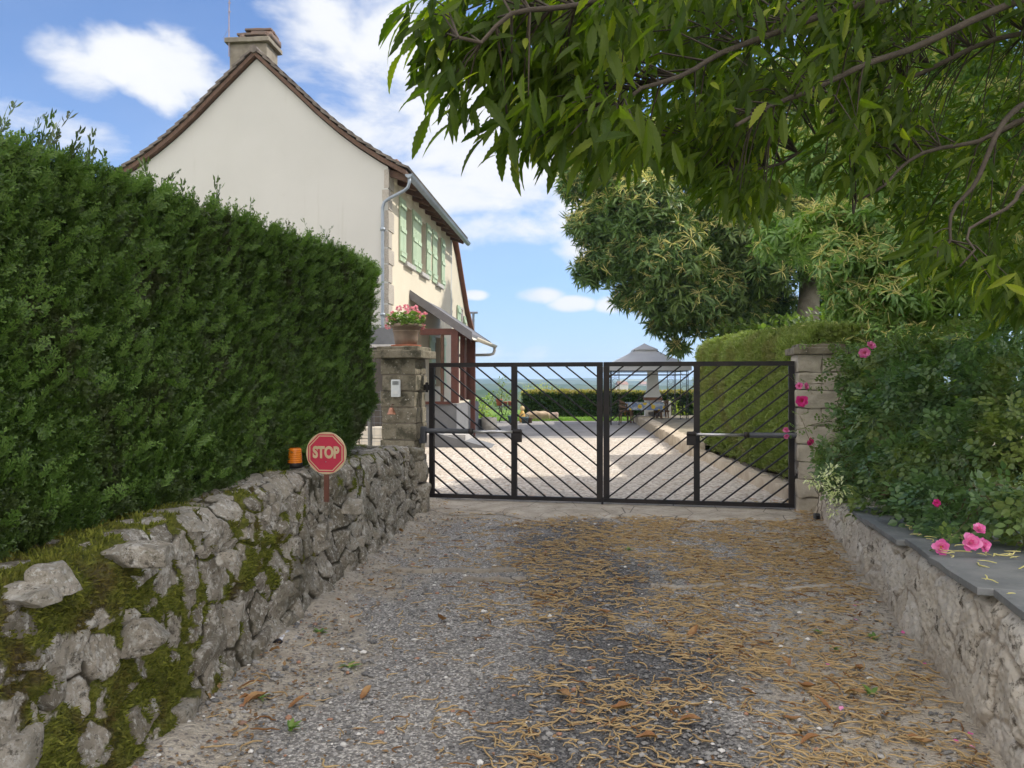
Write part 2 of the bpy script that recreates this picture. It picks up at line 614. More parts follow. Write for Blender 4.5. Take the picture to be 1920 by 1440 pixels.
sm = MB()
for x0, x1, y in ((-.95, .03, 5.76), (-.35, .1, 5.5)):
    k = 40
    xx = np.linspace(x0, x1, k)
    for i in range(k - 1):
        sm.box(((xx[i] + xx[i + 1]) / 2, y + .02 * math.sin(i * .4), .022), (xx[1] - xx[0] + .001, .035 + .008 * math.sin(i * 1.7), .034))
tag(sm.build('drain_kerb', mat_conc), kind='structure')
sm = MB()
for i in range(26):
    x = 1.0 + i * .055 + random.uniform(-.01, .01)
    if i in (9, 10, 15): continue
    sm.rock((x, 5.35 - .05 * math.sin(i * .5) - .003 * i, .006), (.065, random.uniform(.04, .07), .055), i, 5, .5, .008, 20)
tag(sm.build('edging_strip', mat_conc, smooth=True), kind='structure')

# gravel court behind the gate, asphalt strip, lawn
t = NT('pale_gravel')
pc = t.voro(27, out='Color')
c = t.mix(t.mr(pc, .1, .9, smooth=False), (.29, .25, .205), (.70, .645, .575))
c = t.mix(t.mr(t.voro(17, out='Color'), .85, .95), c, (.46, .28, .17))
c = t.mix(t.mr(t.noise(1.1, 6, .65), .42, .72, 0, .5), c, (.46, .39, .30))
t.bump(t.math('MULTIPLY', t.voro(27), -1.0), 1.0, .03)
mat_gravel = t.done(c, .9, .2)
gx, gy = np.meshgrid(np.arange(-9, 4.3, .12), np.arange(9.0, 20.01, .12), indexing='ij')
gz = .02 + .012 * fbm(np.stack([gx.ravel() * 2, gy.ravel() * 2, gx.ravel() * 0], -1), 3, 5).reshape(gx.shape)
tag(grid_mb(np.stack([gx, gy, gz], -1)).build('gravel_court', mat_gravel, smooth=True), kind='structure')
t = NT('grey_asphalt')
c = t.mix(t.mr(t.noise(1.2, 6, .65), .3, .7), (.29, .28, .27), (.22, .21, .205))
c = t.mix(t.mr(t.voro(60, out='Color'), .8, 1), c, (.34, .33, .32))
mat_road2 = t.done(c, .9, .25)
tag(MB().add([[-12, 20, .02], [9, 20, .02], [9, 29.0, .02], [-12, 29.0, .02]], [[0, 1, 2, 3]]).build('asphalt_yard', mat_road2), kind='structure')
t = NT('lawn_green')
c = t.mix(t.mr(t.noise(2, 5), .3, .7), (.11, .22, .035), (.18, .27, .05))
mat_lawn = t.done(t.mix(t.mr(t.noise(70, 3), .4, .65), c, (.07, .13, .025)), .9, .2)
gx, gy = np.meshgrid(np.linspace(-14, 14, 57), np.linspace(29.0, 40, 23), indexing='ij')
gz = .03 + .05 * sstep(29, 31, gy)
tag(grid_mb(np.stack([gx, gy, gz], -1)).build('lawn', mat_lawn, smooth=True), kind='structure')
bl = MB()
N = 9000
p = np.stack([RNG.uniform(-9, 8, N), 29 + RNG.uniform(0, 1, N) ** 1.5 * 4, np.full(N, .04)], -1)
dv = np.stack([RNG.normal(0, .35, N), RNG.normal(0, .35, N), np.ones(N)], -1)
R = frames(dv, up=RNG.normal(0, 1, (N, 3))) * RNG.uniform(.06, .13, N)[:, None, None]
bl.scatter(np.array([[-.12, 0, 0], [.12, 0, 0], [0, 1, .1]]), None, R, p, [[0, 1, 2]])
M['grass'] = leafy('grass_blade', (.12, .24, .03), (.19, .30, .05), trans=.3)
tag(bl.build('lawn_grass', M['grass']), kind='stuff')

# ------------------------------------------------------------------ distant hills
t = NT('far_hills')
c = t.mix(t.mr(t.noise(.012, 5, .7), .4, .62), (.035, .065, .03), (.075, .10, .045))
c = t.mix(t.mr(t.noise(.006, 3), .58, .62), c, (.19, .21, .085))
mat_hill = t.done(c, .95, .1)
for k, (d, top, amp, seed) in enumerate(((420, -3.5, 4.5, 11), (900, 1.0, 7, 21), (1700, 10.5, 11, 31), (2600, 17, 14, 41))):
    u = np.linspace(-d * 1.3, d * 1.3, 500)
    prof = np.linspace(0, 1, 30)
    U, Vv = np.meshgrid(u, prof, indexing='ij')
    ridge = top + amp * fbm(np.stack([u / (d * .17), u * 0 + seed, u * 0], -1), 5, seed, .5) + 1.4 * np.abs(fbm(np.stack([u / (d * .006), u * 0, u * 0], -1), 3, seed + 3))
    zz = -46 + (ridge[:, None] + 46) * np.sin(Vv * math.pi) ** .8
    yy = d + (Vv - .5) * d * .35
    tag(grid_mb(np.stack([U, yy, zz], -1)).build('hill', mat_hill, smooth=True), kind='structure')

# ------------------------------------------------------------------ stone masonry as a displaced sheet
def voronoi(s, w, seeds, rots=None):
    """F1, F2 distances and nearest index for points (s,w)"""
    n = len(s)
    f1 = np.empty(n); f2 = np.empty(n); ix = np.empty(n, int)
    B = 20000
    for a in range(0, n, B):
        d = np.hypot(s[a:a + B, None] - seeds[None, :, 0], w[a:a + B, None] - seeds[None, :, 1])
        o = np.argpartition(d, 1, axis=1)[:, :2]
        dd = np.take_along_axis(d, o, 1)
        sw = dd[:, 0] > dd[:, 1]
        o[sw] = o[sw][:, ::-1]
        dd = np.sort(dd, 1)
        f1[a:a + B], f2[a:a + B], ix[a:a + B] = dd[:, 0], dd[:, 1], o[:, 0]
    return f1, f2, ix


def masonry(foot, nrm, ds, zt, batter, backd, cs, cw, stretch, joint, bulge, tilt, rough, seed, step_w=.009, zrise=.0):
    """wall sheet: foot(d)->(x,y); profile goes up the face, over the top and back. returns MB and fields"""
    rng = np.random.default_rng(seed)
    ft = np.array([foot(d) for d in ds])
    slen = np.concatenate([[0], np.cumsum(np.linalg.norm(np.diff(ft, axis=0), axis=1))])
    S, Wd = len(ds), None
    prof = []
    zmax = 1.0
    nf = int(.9 / step_w)
    face = [(batter * (1 - v) ** 1.3, -.06 + v * (zmax + .06), 1.0, 0.0) for v in np.linspace(0, .95, nf)]
    arc = [(-.05 * math.sin(a), None, math.cos(a), math.sin(a)) for a in np.linspace(.2, math.pi / 2, 8)]
    back = [(-.05 - backd * v, None, 0.0, 1.0) for v in np.linspace(.04, 1, int(backd / .016))]
    V = np.zeros((S, len(face) + len(arc) + len(back), 3)); Nn = np.zeros_like(V); Wc = np.zeros(V.shape[:2])
    for j in range(V.shape[1]):
        if j < len(face):
            o, zf, nx, nz = face[j]
            z = -.06 + (zt - .05 + .06) * (zf + .06) / (.95 * 1.06) * 1.0
            z = np.minimum(z, zt - .05)
            w = z
        elif j < len(face) + len(arc):
            o, _, nx, nz = arc[j - len(face)]
            z = zt - .05 + .05 * nz
            w = zt - .05 + .08 * math.atan2(nz, max(nx, 1e-6)) / 1.57
        else:
            o, _, nx, nz = back[j - len(face) - len(arc)]
            z = zt + zrise * (-o)
            w = zt + .03 - o
        V[:, j, 0] = ft[:, 0] + nrm[0] * o
        V[:, j, 1] = ft[:, 1] + nrm[1] * o
        V[:, j, 2] = z
        Nn[:, j] = np.array([nrm[0] * nx, nrm[1] * nx, nz])
        Wc[:, j] = w
    Sc = np.repeat(slen[:, None], V.shape[1], 1)
    Lmax, Wmax = slen[-1], Wc.max()
    sd = []
    rows = int(Wmax / cw) + 2
    for r in range(rows):
        x = -rng.uniform(0, cs)
        while x < Lmax + cs:
            sd.append((x, (r + .5) * cw + rng.uniform(-.42, .42) * cw))
            x += cs * rng.choice([.45, .7, 1.0, 1.3, 1.7])
    sd = np.array(sd)
    seeds = sd.copy(); seeds[:, 0] /= stretch
    pw = np.stack([Sc.ravel(), Wc.ravel(), np.zeros(Sc.size)], -1)
    ws = Sc.ravel() + .045 * fbm(pw * 6, 3, seed)
    ww = Wc.ravel() + .045 * fbm(pw * 6 + 50, 3, seed + 1)
    f1, f2, ix = voronoi(ws / stretch, ww, seeds)
    e = f2 - f1
    body = sstep(0, joint, e) ** .8
    rnd = rng.uniform(-1, 1, (len(sd), 4))
    px = (ws / stretch - seeds[ix, 0]); pz = ww - seeds[ix, 1]
    disp = bulge * body * (1 + .5 * rnd[ix, 0]) + (rnd[ix, 1] * px + rnd[ix, 2] * pz) * tilt * body
    disp += rough * fbm(pw * 16, 5, seed + 3, .55) + rough * .8 * fbm(pw * 55, 3, seed + 7) + rough * 1.3 * np.abs(fbm(pw * 8, 3, seed + 11)) * -1
    disp = disp.reshape(Sc.shape)
    taper = sstep(0, .06, Sc) * sstep(Lmax, Lmax - .03, Sc)
    V += Nn * (disp * taper * (1 - .55 * Nn[..., 2]))[..., None]
    return V, Nn, Sc, Wc, body.reshape(Sc.shape), rnd[ix, 3].reshape(Sc.shape), ix.reshape(Sc.shape)


# left wall: rough fieldstone, mossy
ds = np.concatenate([np.arange(.7, 4.6, .0075), np.arange(4.6, 8.32, .011)])
ztop = np.interp(ds, [0, 2.2, 3.0, 3.5, 4.6, 5.5, 6.3, 7.3, 8.4], [.80, .80, .81, .82, .86, .82, .79, .80, .72])
ztop = ztop + .030 * fbm(np.stack([ds * 2.2, ds * 0, ds * 0], -1), 3, 5)
WL = np.array([.997, -.075, 0])
V, Nn, Sc, Wc, body, tone, ix = masonry(lambda d: (lane_l(d) - .07, d), WL, ds, ztop, .10, .55, .25, .145, 1.2, .040, .022, .25, .012, 23)
q = V.reshape(-1, 3)
m1 = fbm(q * np.array([1.7, 1.7, 2.2]), 4, 31).reshape(Sc.shape)
m2 = fbm(q * 9, 4, 33).reshape(Sc.shape)
up = Nn[..., 2]
near = sstep(5.0, 3.0, V[..., 1])
moss = sstep(.30, .62, .20 + .75 * m1 + .50 * m2 + .26 * near - .20 * (1 - near) + .12 * up + (1 - body) * .24 + .06 * sstep(.5, .8, V[..., 2] ) * near)
V = V + Nn * (moss * (.010 + .012 * np.abs(m2)))[..., None]
t = NT('fieldstone')
mo, bo, to = t.attr('moss'), t.attr('body'), t.attr('tone')
st = t.mix(t.mr(to, -1, 1, smooth=False), (.17, .15, .115), (.42, .385, .325))
st = t.mix(t.mr(t.noise(3.2, 5), .35, .7), st, t.mix(.5, st, (.27, .23, .165)))
st = t.mix(t.mr(t.noise(13, 7, .75), .50, .66, 0, .8), st, (.58, .56, .51))
st = t.mix(t.mr(t.noise(38, 6, .75), .54, .62), st, (.56, .55, .51))        # pale lichen
st = t.mix(t.mr(t.noise(17, 7, .75), .45, .34, 0, .9), st, (.075, .066, .05))
st = t.mix(t.mr(t.noise(52, 5, .7), .42, .34, 0, .8), st, (.06, .054, .042))      # dark pitting
st = t.mix(t.mr(bo, .75, .12), st, (.055, .048, .034))
st = t.mix(t.mr(t.noise(2.1, 5, .6), .5, .68, 0, .55), st, (.085, .08, .05))
mc = t.mix(t.mr(t.noise(24, 6, .7), .3, .7), (.055, .068, .014), (.20, .21, .038))
mc = t.mix(t.mr(t.noise(5, 4), .5, .7), mc, (.085, .065, .035))
mm = t.mr(t.math('ADD', mo, t.math('MULTIPLY', t.math('SUBTRACT', t.noise(60, 4), .5), .9)), .32, .62)
col = t.mix(mm, st, mc)
hh = t.math('ADD', t.noise(75, 6, .7), t.math('MULTIPLY', mm, t.noise(190, 3)))
t.bump(hh, .9, .016)
mat_field = t.done(col, .92, .2)
stone_wall = thing('stone_wall', 'low mossy wall of rough grey fieldstones along the left side of the driveway', 'wall', (lane_l(4), 4, 0))
o = grid_mb(V - np.array([lane_l(4), 4, 0])).build('stonework', mat_field, stone_wall, True, {'moss': moss.ravel(), 'body': body.ravel(), 'tone': tone.ravel()})
# end of the wall by the pillar, built as a few blocks
em = MB()
for i, (dx, z, s) in enumerate(((-.10, .17, (.40, .22, .36)), (-.12, .47, (.36, .24, .26)), (-.38, .30, (.3, .25, .5)), (-.34, .62, (.42, .24, .16)), (-.08, .655, (.22, .2, .14)))):
    em.rock((lane_l(8.3) + dx - lane_l(4), 8.36 - 4, z), s, i + 3, 14, .5, .05, 5, rz=.1)
o = em.build('end_stone', mat_field, stone_wall, True, {'moss': np.full(em.n, .25), 'body': np.full(em.n, 1.), 'tone': RNG.uniform(-.2, .4, em.n) * 0 + .1})
# pale quartz-white stones that stand out in the face
for (px, py, d, s) in ((362, 988, 3.42, (.13, .10, .05)), (427, 1048, 3.55, (.12, .09, .08)), (228, 1152, 2.86, (.11, .08, .08)), (265, 1200, 2.82, (.20, .12, .15)), (658, 950, 5.55, (.15, .10, .09)), (374, 1030, 3.45, (.05, .05, .04)), (395, 1013, 3.5, (.05, .05, .05)), (55, 1118, 2.35, (.18, .16, .07)), (240, 1035, 2.86, (.30, .13, .09)), (105, 1085, 2.45, (.13, .16, .11))):
    rm = MB()
    c = P(px, py, d)
    c[0] = max(c[0], lane_l(d) - .06) if py > 1000 else c[0]
    rm.rock(c - np.array([lane_l(4), 4, 0]), s, int(px), 20, .22, .022, 9, facets=9, rz=random.uniform(-.4, .4))
    k = rm.n
    rm.build('face_stone', mat_field, stone_wall, True, {'moss': np.full(k, .05 if px not in (240, 105) else .25), 'body': np.full(k, 1.), 'tone': np.full(k, 1.5 if px not in (240, 105, 265) else .5)})
# rubble: distinct angular stones bedded in the face
rs = np.random.default_rng(41)
rb_ = MB(); at_m, at_t = [], []
for r, zr0 in enumerate((.05, .17, .30, .43, .56, .69)):
    d0 = .9 + rs.uniform(0, .2)
    while d0 < 8.25:
        w_ = rs.choice([.13, .18, .24, .31]) * (1.1 if r < 2 else 1.0)
        h_ = rs.uniform(.105, .155)
        dm_ = d0 + w_ / 2
        d0 += w_ * .97
        zt_ = float(np.interp(dm_, ds, ztop))
        z_ = zr0 + rs.uniform(-.02, .02) + .02
        if z_ + h_ / 2 > zt_ + .01: z_ = zt_ - h_ / 2 + .005
        if rs.uniform() < .16: continue
        prot = .10 * (1 - min(z_ / zt_, 1)) ** 1.3 + rs.uniform(-.012, .030) + (.014 if dm_ < 4.6 else 0)
        c_ = np.array([lane_l(dm_) - .07 + prot - .075, dm_, z_])
        n0 = rb_.n
        sd_ = int(rs.integers(1, 9999))
        rb_.rock(c_ - np.array([lane_l(4), 4, 0]), (.17, w_ * .95, h_), sd_, 11 if dm_ < 4.5 else 7, .28, .016, 8, rz=rs.uniform(-.10, .10) + .075, facets=7)
        vv = rb_.V[-6:]
        pv = np.concatenate(vv) + np.array([lane_l(4), 4, 0])
        ma = fbm(pv * np.array([1.7, 1.7, 2.2]), 4, 31); mb_ = fbm(pv * 9, 4, 33)
        nr_ = sstep(5.0, 3.0, pv[:, 1])
        upv = np.clip((pv[:, 2] - z_) / (h_ / 2), -1, 1)
        at_m.append(sstep(.30, .62, -.05 + .62 * ma + .60 * mb_ + .20 * nr_ - .14 * (1 - nr_) + .20 * upv))
        at_t.append(np.full(rb_.n - n0, rs.uniform(-.9, 1.0)))
rb_.build('rubble', mat_field, stone_wall, True, {'moss': np.concatenate(at_m), 'body': np.full(rb_.n, 1.), 'tone': np.concatenate(at_t)})
# moss tufts
mk = moss * (np.abs(m2) > -1)
cand = np.argwhere((moss > .55) & (V[..., 1] < 6.0))
cand = cand[RNG.choice(len(cand), min(34000, len(cand)), replace=False)]
pp = V[cand[:, 0], cand[:, 1]] - np.array([lane_l(4), 4, 0]); nn = Nn[cand[:, 0], cand[:, 1]]
dv = unit(nn + RNG.normal(0, .55, nn.shape) + np.array([0, 0, .35]))
R = frames(dv, up=RNG.normal(0, 1, nn.shape)) * RNG.uniform(.008, .024, len(pp))[:, None, None]
TV, TQ = np.array([[-.22, 0, 0], [.22, 0, 0], [.12, .6, .1], [0, 1, .25]]), [[0, 1, 2, 3]]
M['moss'] = leafy('moss', (.075, .092, .016), (.21, .22, .04), (.12, .095, .03), .15, .9, 5, spec=.1)
tag(MB().scatter(TV, TQ, R, pp).build('moss', M['moss'], stone_wall), kind='stuff')

# soil bed behind that wall, which carries the hedge
gx, gy = np.meshgrid(np.linspace(-5.0, 0, 60), np.linspace(.3, 6.75, 80), indexing='ij')
XX = lane_l(gy) - .50 + gx * .9
ZZ = np.interp(gy, [0, 4.6, 6.2, 6.75], [.80, .84, .80, .66]) + .02 * fbm(np.stack([gx.ravel() * 4, gy.ravel() * 4, gx.ravel() * 0], -1), 3, 3).reshape(gx.shape)
mat_soil = simple('soil', (.085, .065, .045), (.13, .105, .07), 5, .95, .6, 40, .02)
bed = grid_mb(np.stack([XX, gy, ZZ], -1))
eb = np.stack([XX[:, -1], gy[:, -1], ZZ[:, -1]], -1)
eb2 = eb.copy(); eb2[:, 1] += .35; eb2[:, 2] = -.02
k = bed.n
bed.add(np.concatenate([eb, eb2]), [[i, i + 1, i + 61, i + 60] for i in range(59)])
tag(bed.build('planting_bed', mat_soil, smooth=True), kind='structure')

# right wall: mortared, dusty, lower toward the gate
dsr = np.concatenate([np.arange(.6, 4.6, .0085), np.arange(4.6, 8.35, .012)])
zr = np.interp(dsr, [0, 2.6, 3.4, 4.3, 5.5, 7.4, 8.4], [.62, .585, .56, .49, .42, .30, .26])
WR = np.array([-.9657, .2595, 0])
V, Nn, Sc, Wc, body, tone, ix = masonry(lambda d: (lane_r(d) + .06, d), WR, dsr, zr, .05, .40, .36, .20, 1.0, .06, .013, .09, .011, 77)
q = V.reshape(-1, 3)
m1 = fbm(q * 2.0, 4, 81).reshape(Sc.shape)
t = NT('mortared_stone')
to, bo = t.attr('tone'), t.attr('body')
st = t.mix(t.mr(t.noise(4.5, 6, .65), .3, .7), (.60, .555, .475), (.42, .38, .32))
st = t.mix(t.mr(to, .2, .8), st, t.mix(.7, st, (.64, .61, .55)))
st = t.mix(t.mr(bo, .45, .05, 0, .6), st, (.26, .215, .165))
st = t.mix(t.mr(t.noise(30, 6, .7), .55, .70), st, (.56, .54, .49))
st = t.mix(t.mr(t.noise(9, 7, .75), .46, .34), st, (.105, .09, .07))
st = t.mix(t.mr(t.noise(42, 5, .7), .40, .32, 0, .8), st, (.08, .07, .055))
zg = t.n('ShaderNodeSeparateXYZ', {0: t.tc.outputs['Object']}).outputs[2]
splash = t.mr(t.math('ADD', zg, t.math('MULTIPLY', t.noise(5, 5), .25)), .32, .12, 0, .8)
st = t.mix(splash, st, t.mix(t.mr(t.noise(25, 5), .35, .65), (.42, .365, .295), (.31, .265, .21)))
t.bump(t.noise(60, 7, .7), .7, .012)
mat_mort = t.done(st, .93, .2)
O_R = np.array([lane_r(4), 4, 0])
low_wall = thing('retaining_wall', 'low beige mortared stone wall with slate coping along the right side of the driveway', 'wall', O_R)
grid_mb((V - O_R)[:, ::-1]).build('masonry', mat_mort, low_wall, True, {'body': body[:, ::-1].ravel(), 'tone': tone[:, ::-1].ravel()})
t = NT('slate')
c = t.mix(t.mr(t.noise(3, 6, .65), .3, .7), (.125, .135, .14), (.22, .225, .22))
c = t.mix(t.mr(t.noise(30, 5), .6, .75), c, (.26, .26, .25))
t.bump(t.noise(14, 7, .6, dist=.6), .5, .012)
mat_slate = t.done(c, .62, .4)
angr = math.atan2(-.2595, .9657)
for i, (d0, d1, w, dz) in enumerate(((.7, 1.75, .62, .03), (1.78, 2.95, .60, .02), (2.98, 3.62, .66, .024), (3.66, 4.38, .60, .016), (4.42, 5.3, .62, .02), (5.33, 6.3, .55, .012))):
    dm = (d0 + d1) / 2
    zc = float(np.interp(dm, dsr, zr)) + dz
    c = np.array([lane_r(dm) + .06 + w / 2 - .05 + (.0, .035, -.01, .045, .005, .03)[i], dm, zc]) - O_R
    slope = (float(np.interp(d1, dsr, zr)) - float(np.interp(d0, dsr, zr))) / (d1 - d0) * .55
    Rm = (Matrix.Rotation(-math.atan(.2687) + (.02, -.03, .035, -.02, .03, -.02)[i], 3, 'Z') @ Matrix.Rotation(slope, 3, 'X'))
    MB().rock(c, (w, (d1 - d0) * 1.02, .034), i + 40, 18, .3, .012, 3.0, R=np.array(Rm)).build('slate_slab', mat_slate, low_wall, True)
gx, gy = np.meshgrid(np.linspace(0, 5, 50), np.linspace(.3, 8.9, 70), indexing='ij')
XX = lane_r(gy) + .36 + gx
ZZ = np.interp(gy, dsr, zr) - .03 + .03 * fbm(np.stack([gx.ravel() * 3, gy.ravel() * 3, gx.ravel() * 0], -1), 3, 9).reshape(gx.shape)
mat_litter = simple('leaf_litter', (.10, .06, .035), (.17, .11, .06), 22, .95, .8, 60, .03)
tag(grid_mb(np.stack([XX, gy, ZZ], -1)).build('flower_bed', mat_litter, smooth=True), kind='structure')

# ------------------------------------------------------------------ gate pillars
t = NT('ashlar')
c = t.mix(t.mr(t.island(), 0, 1, smooth=False), (.105, .09, .062), (.19, .17, .125))
c = t.mix(t.mr(t.noise(7, 7, .7), .35, .7), c, t.mix(.45, c, (.33, .30, .24)))
c = t.mix(t.mr(t.noise(4, 6, .7), .47, .64, 0, .9), c, (.055, .052, .036))
c = t.mix(t.mr(t.noise(45, 5), .62, .72), c, (.5, .48, .43))
t.bump(t.noise(40, 7, .7), .6, .012)
mat_ash = t.done(c, .92, .2)
t = NT('pale_ashlar')
c = t.mix(t.mr(t.noise(6, 7, .7), .35, .7), (.48, .44, .37), (.36, .325, .27))
c = t.mix(t.mr(t.noise(5, 6, .7), .58, .72, 0, .7), c, (.16, .14, .11))
t.bump(t.noise(40, 7, .7), .6, .012)
mat_ash2 = t.done(c, .92, .2)
mat_mortar = simple('mortar', (.16, .14, .11), (.24, .21, .17), 12, .95, .5, 60, .01)


def pillar(name, label, base, side, h, capw, caph, mat_, seed, split):
    o = thing(name, label, 'pillar', base, math.atan2(UG[1], UG[0]))
    m = MB(); nr = 9; ch = h / nr
    for r in range(nr):
        j = .012 * math.sin(r * 2.3 + seed)
        z = (r + .5) * ch
        cuts = [(0, side)] if (not split or r % 2 == 0) and not (split and r == nr - 1) else [(-side * .25, side / 2), (side * .25, side / 2)]
        for (cx_, w) in cuts:
            m.rock((cx_ + (j if len(cuts) == 1 else 0), .004 * math.cos(r * 5), z), (w - .005, side + .012 * math.sin(r * 4.1 + seed), ch - .006), seed + r * 3 + int(cx_ * 20), 12, .12, .010 if not split else .02, 7)
    m.build('stone_courses', mat_, o, True)
    MB().box((0, 0, h / 2), (side - .035, side - .035, h)).build('mortar_core', mat_mortar, o)
    cm = MB().rock((0, 0, h + caph * .35), (capw, capw, caph * .7), seed + 90, 16, .25, .012, 6)
    cm.rock((0, 0, h + caph * .82), (capw - .10, capw - .10, caph * .42), seed + 91, 14, .4, .014, 6)
    cm.build('cap_stone', mat_ash if split else mat_, o, True)
    return o


pl = np.array([-1.295, 9.24, 0])
pillar_l = pillar('gate_pillar', 'weathered dark stone gate pillar with intercom and bell, left of the gate', pl, .43, 1.72, .62, .14, mat_ash, 4, False)
pr = np.array([3.38, 8.52, 0])
pillar_r = pillar('gate_pillar', 'pale stone gate pillar half covered by the rose bush, right of the gate', pr, .50, 1.74, .59, .11, mat_ash2, 60, True)

def on_pillar(base, u, n, z):
    return np.array(base) + UG * u + NG * n + np.array([0, 0, z])

RZG = math.atan2(UG[1], UG[0])
# intercom on the left pillar
ic = thing('intercom', 'pale grey intercom panel fixed on the left gate pillar', 'intercom', on_pillar(pl, -.02, -.235, 1.37), RZG)
MB().rock((0, 0, 0), (.115, .03, .205), 1, 8, .5, 0).build('casing', M['pale_plastic'], ic, True)
im = MB()
for k in range(5): im.box((0, -.017, .045 + k * .009), (.075, .004, .004))
im.build('speaker_grille', M['grey_plastic'], ic)
MB().box((0, -.0165, -.05), (.055, .006, .038)).build('call_button', simple('button_pale', (.75, .76, .76)), ic)
# bell
be = thing('bell', 'small copper bell hanging on the left gate pillar below the intercom', 'bell', on_pillar(pl, -.055, -.29, 1.09), RZG)
M['copper'] = simple('old_copper', (.42, .20, .13), (.30, .15, .10), 14, .5, metal=.4)
MB().lathe([(.004, .055), (.022, .052), (.030, .035), (.037, .01), (.052, -.018), (.055, -.024), (.048, -.024), (.03, .0)], (0, 0, 0), 20, False).build('dome', M['copper'], be, True)
MB().tube([(0, 0, .05), (0, .01, .075), (0, .03, .09), (0, .07, .09)], .006, 6).build('bracket', simple('rusty_iron', (.10, .05, .035), None, 20, .8), be)
# flower pot and geranium on the left cap
top_l = 1.72 + .14
M['terra'] = simple('terracotta', (.235, .175, .13), (.17, .13, .10), 9, .85, .3, 60, .004)
M['terra_red'] = simple('terracotta_red', (.42, .15, .085), (.34, .12, .07), 9, .85)
sc_ = on_pillar(pl, .035, -.03, top_l - .0)
tag(MB().lathe([(.0, 0), (.165, 0), (.185, .022), (.178, .024), (.16, .01), (.0, .01)], sc_, 32, False).build('pot_saucer', M['terra_red'], smooth=True), 'red terracotta saucer under the geranium pot on the left gate pillar', 'saucer')
fp = thing('flower_pot', 'weathered terracotta flower pot on top of the left gate pillar', 'flower pot', sc_ + np.array([0, 0, .012]))
MB().lathe([(0, 0), (.125, 0), (.14, .08), (.142, .09), (.150, .16), (.153, .163), (.165, .22), (.185, .222), (.188, .262), (.172, .264), (.165, .22), (.0, .21)], (0, 0, 0), 36, False).build('body', M['terra'], fp, True)
MB().lathe([(.152, .168), (.158, .171), (.160, .178), (.156, .182)], (0, 0, 0), 36, False).build('ridge_band', M['terra'], fp, True)
ge = thing('geranium', 'pink flowering geranium growing in the pot on the left gate pillar', 'flower', sc_ + np.array([0, 0, .225]))
M['ger_leaf'] = leafy('geranium_leaf', (.10, .19, .05), (.22, .30, .10), trans=.25)
M['pinkish'] = leafy('pale_pink_petal', (.72, .30, .36), (.80, .47, .50), trans=.3, tcol=(1.2, .8, .9))
ang = np.linspace(0, 2 * math.pi, 9)[:-1]
disc = np.concatenate([[[0, .5, 0]], np.stack([.5 * np.cos(ang), .5 + .5 * np.sin(ang), .10 + .05 * np.cos(ang * 3)], -1)])
discT = [[0, 1 + i, 1 + (i + 1) % 8] for i in range(8)]
N = 420
r = np.sqrt(RNG.uniform(0, 1, N)) * .21; a = RNG.uniform(0, 6.28, N)
p = np.stack([r * np.cos(a), r * np.sin(a), RNG.uniform(.02, .16, N) + .04 * (1 - r / .2)], -1)
R = frames(np.stack([np.cos(a), np.sin(a), RNG.normal(.1, .5, N)], -1), roll=RNG.normal(0, .4, N)) * RNG.uniform(.03, .055, N)[:, None, None]
MB().scatter(disc, None, R, p, discT).build('leaves', M['ger_leaf'], ge)
sm = MB()
for (dx, dy, dz) in ((-.20, -.05, .10), (-.16, .02, .17), (-.22, .03, .03), (-.13, -.1, .08), (.0, 0, .25), (.08, -.05, .22), (.14, .02, .18), (.15, -.06, .12), (.22, .0, .16), (.19, .05, .03), (.02, -.12, .2), (-.09, .02, .24), (.1, .08, .25)):
    c = np.array([dx, dy, dz])
    sm.tube([c * np.array([.2, .2, .1]), c * np.array([.7, .7, .7]), c], .003, 5)
    n = 26
    dv = unit(RNG.normal(0, 1, (n, 3)) + np.array([0, 0, .4]))
    R = frames(dv, roll=RNG.uniform(0, 6, n)) * .026
    MB().scatter(disc, None, R, c + dv * .018, discT).build('flower_head', M['pinkish'], ge)
sm.build('stems', simple('green_stem', (.14, .2, .06)), ge)

# ------------------------------------------------------------------ gate
LEN = np.linalg.norm(np.array([4.09, -.80]))
Zb, Zt = .062, 1.672


def gate_leaf(label, x0, x1, sgn):
    """leaf in gate coordinates (x along UG); hinge side is outer"""
    o = thing('gate_leaf', label, 'gate', G0, RZG)
    MB().span((x0, -.025, Zt - .05), (x1, .025, Zt)).build('top_rail', M['steel'], o)
    MB().span((x0, -.024, Zb), (x1, .024, Zb + .045)).build('bottom_rail', M['steel'], o)
    xm = (x0 + x1) / 2
    for nm, xa, w in (('stile', x0 + (.03 if sgn > 0 else .034), .06 if sgn > 0 else .068), ('stile', x1 - (.034 if sgn > 0 else .03), .068 if sgn > 0 else .06), ('middle_post', xm, .066)):
        MB().span((xa - w / 2, -.026, Zb + .046), (xa + w / 2, .026, Zt - .051)).build(nm, M['steel'], o)
    L = x1 - x0 - .12
    zl, zh = Zb + .03, Zt - .03
    k = -3
    for i in range(-14, 12):
        # line: z = z_c - slope*(dist from hinge)
        zc = zh + .055 - .171 * i
        a0, a1 = 0.0, L
        f = lambda s: zc - .80 * s
        # clip to z range
        s_hi = (zc - zh) / .80; s_lo = (zc - zl) / .80
        s0, s1 = max(0, s_hi), min(L, s_lo)
        if s1 - s0 < .06: continue
        xa = (x0 + .06 + s0) if sgn > 0 else (x1 - .06 - s0)
        xb = (x0 + .06 + s1) if sgn > 0 else (x1 - .06 - s1)
        MB().bar((xa, 0, f(s0)), (xb, 0, f(s1)), .016, .030, up=(0, 1, 0)).build('diagonal_bar', M['steel'], o)
    hx = x0 - .03 if sgn > 0 else x1 + .03
    for z in (1.38, .38):
        MB().box((hx, .0, z), (.07, .05, .07)).tube([(hx, -.02, z - .06), (hx, -.02, z + .06)], .018, 8).build('hinge', M['steel'], o)
    return o


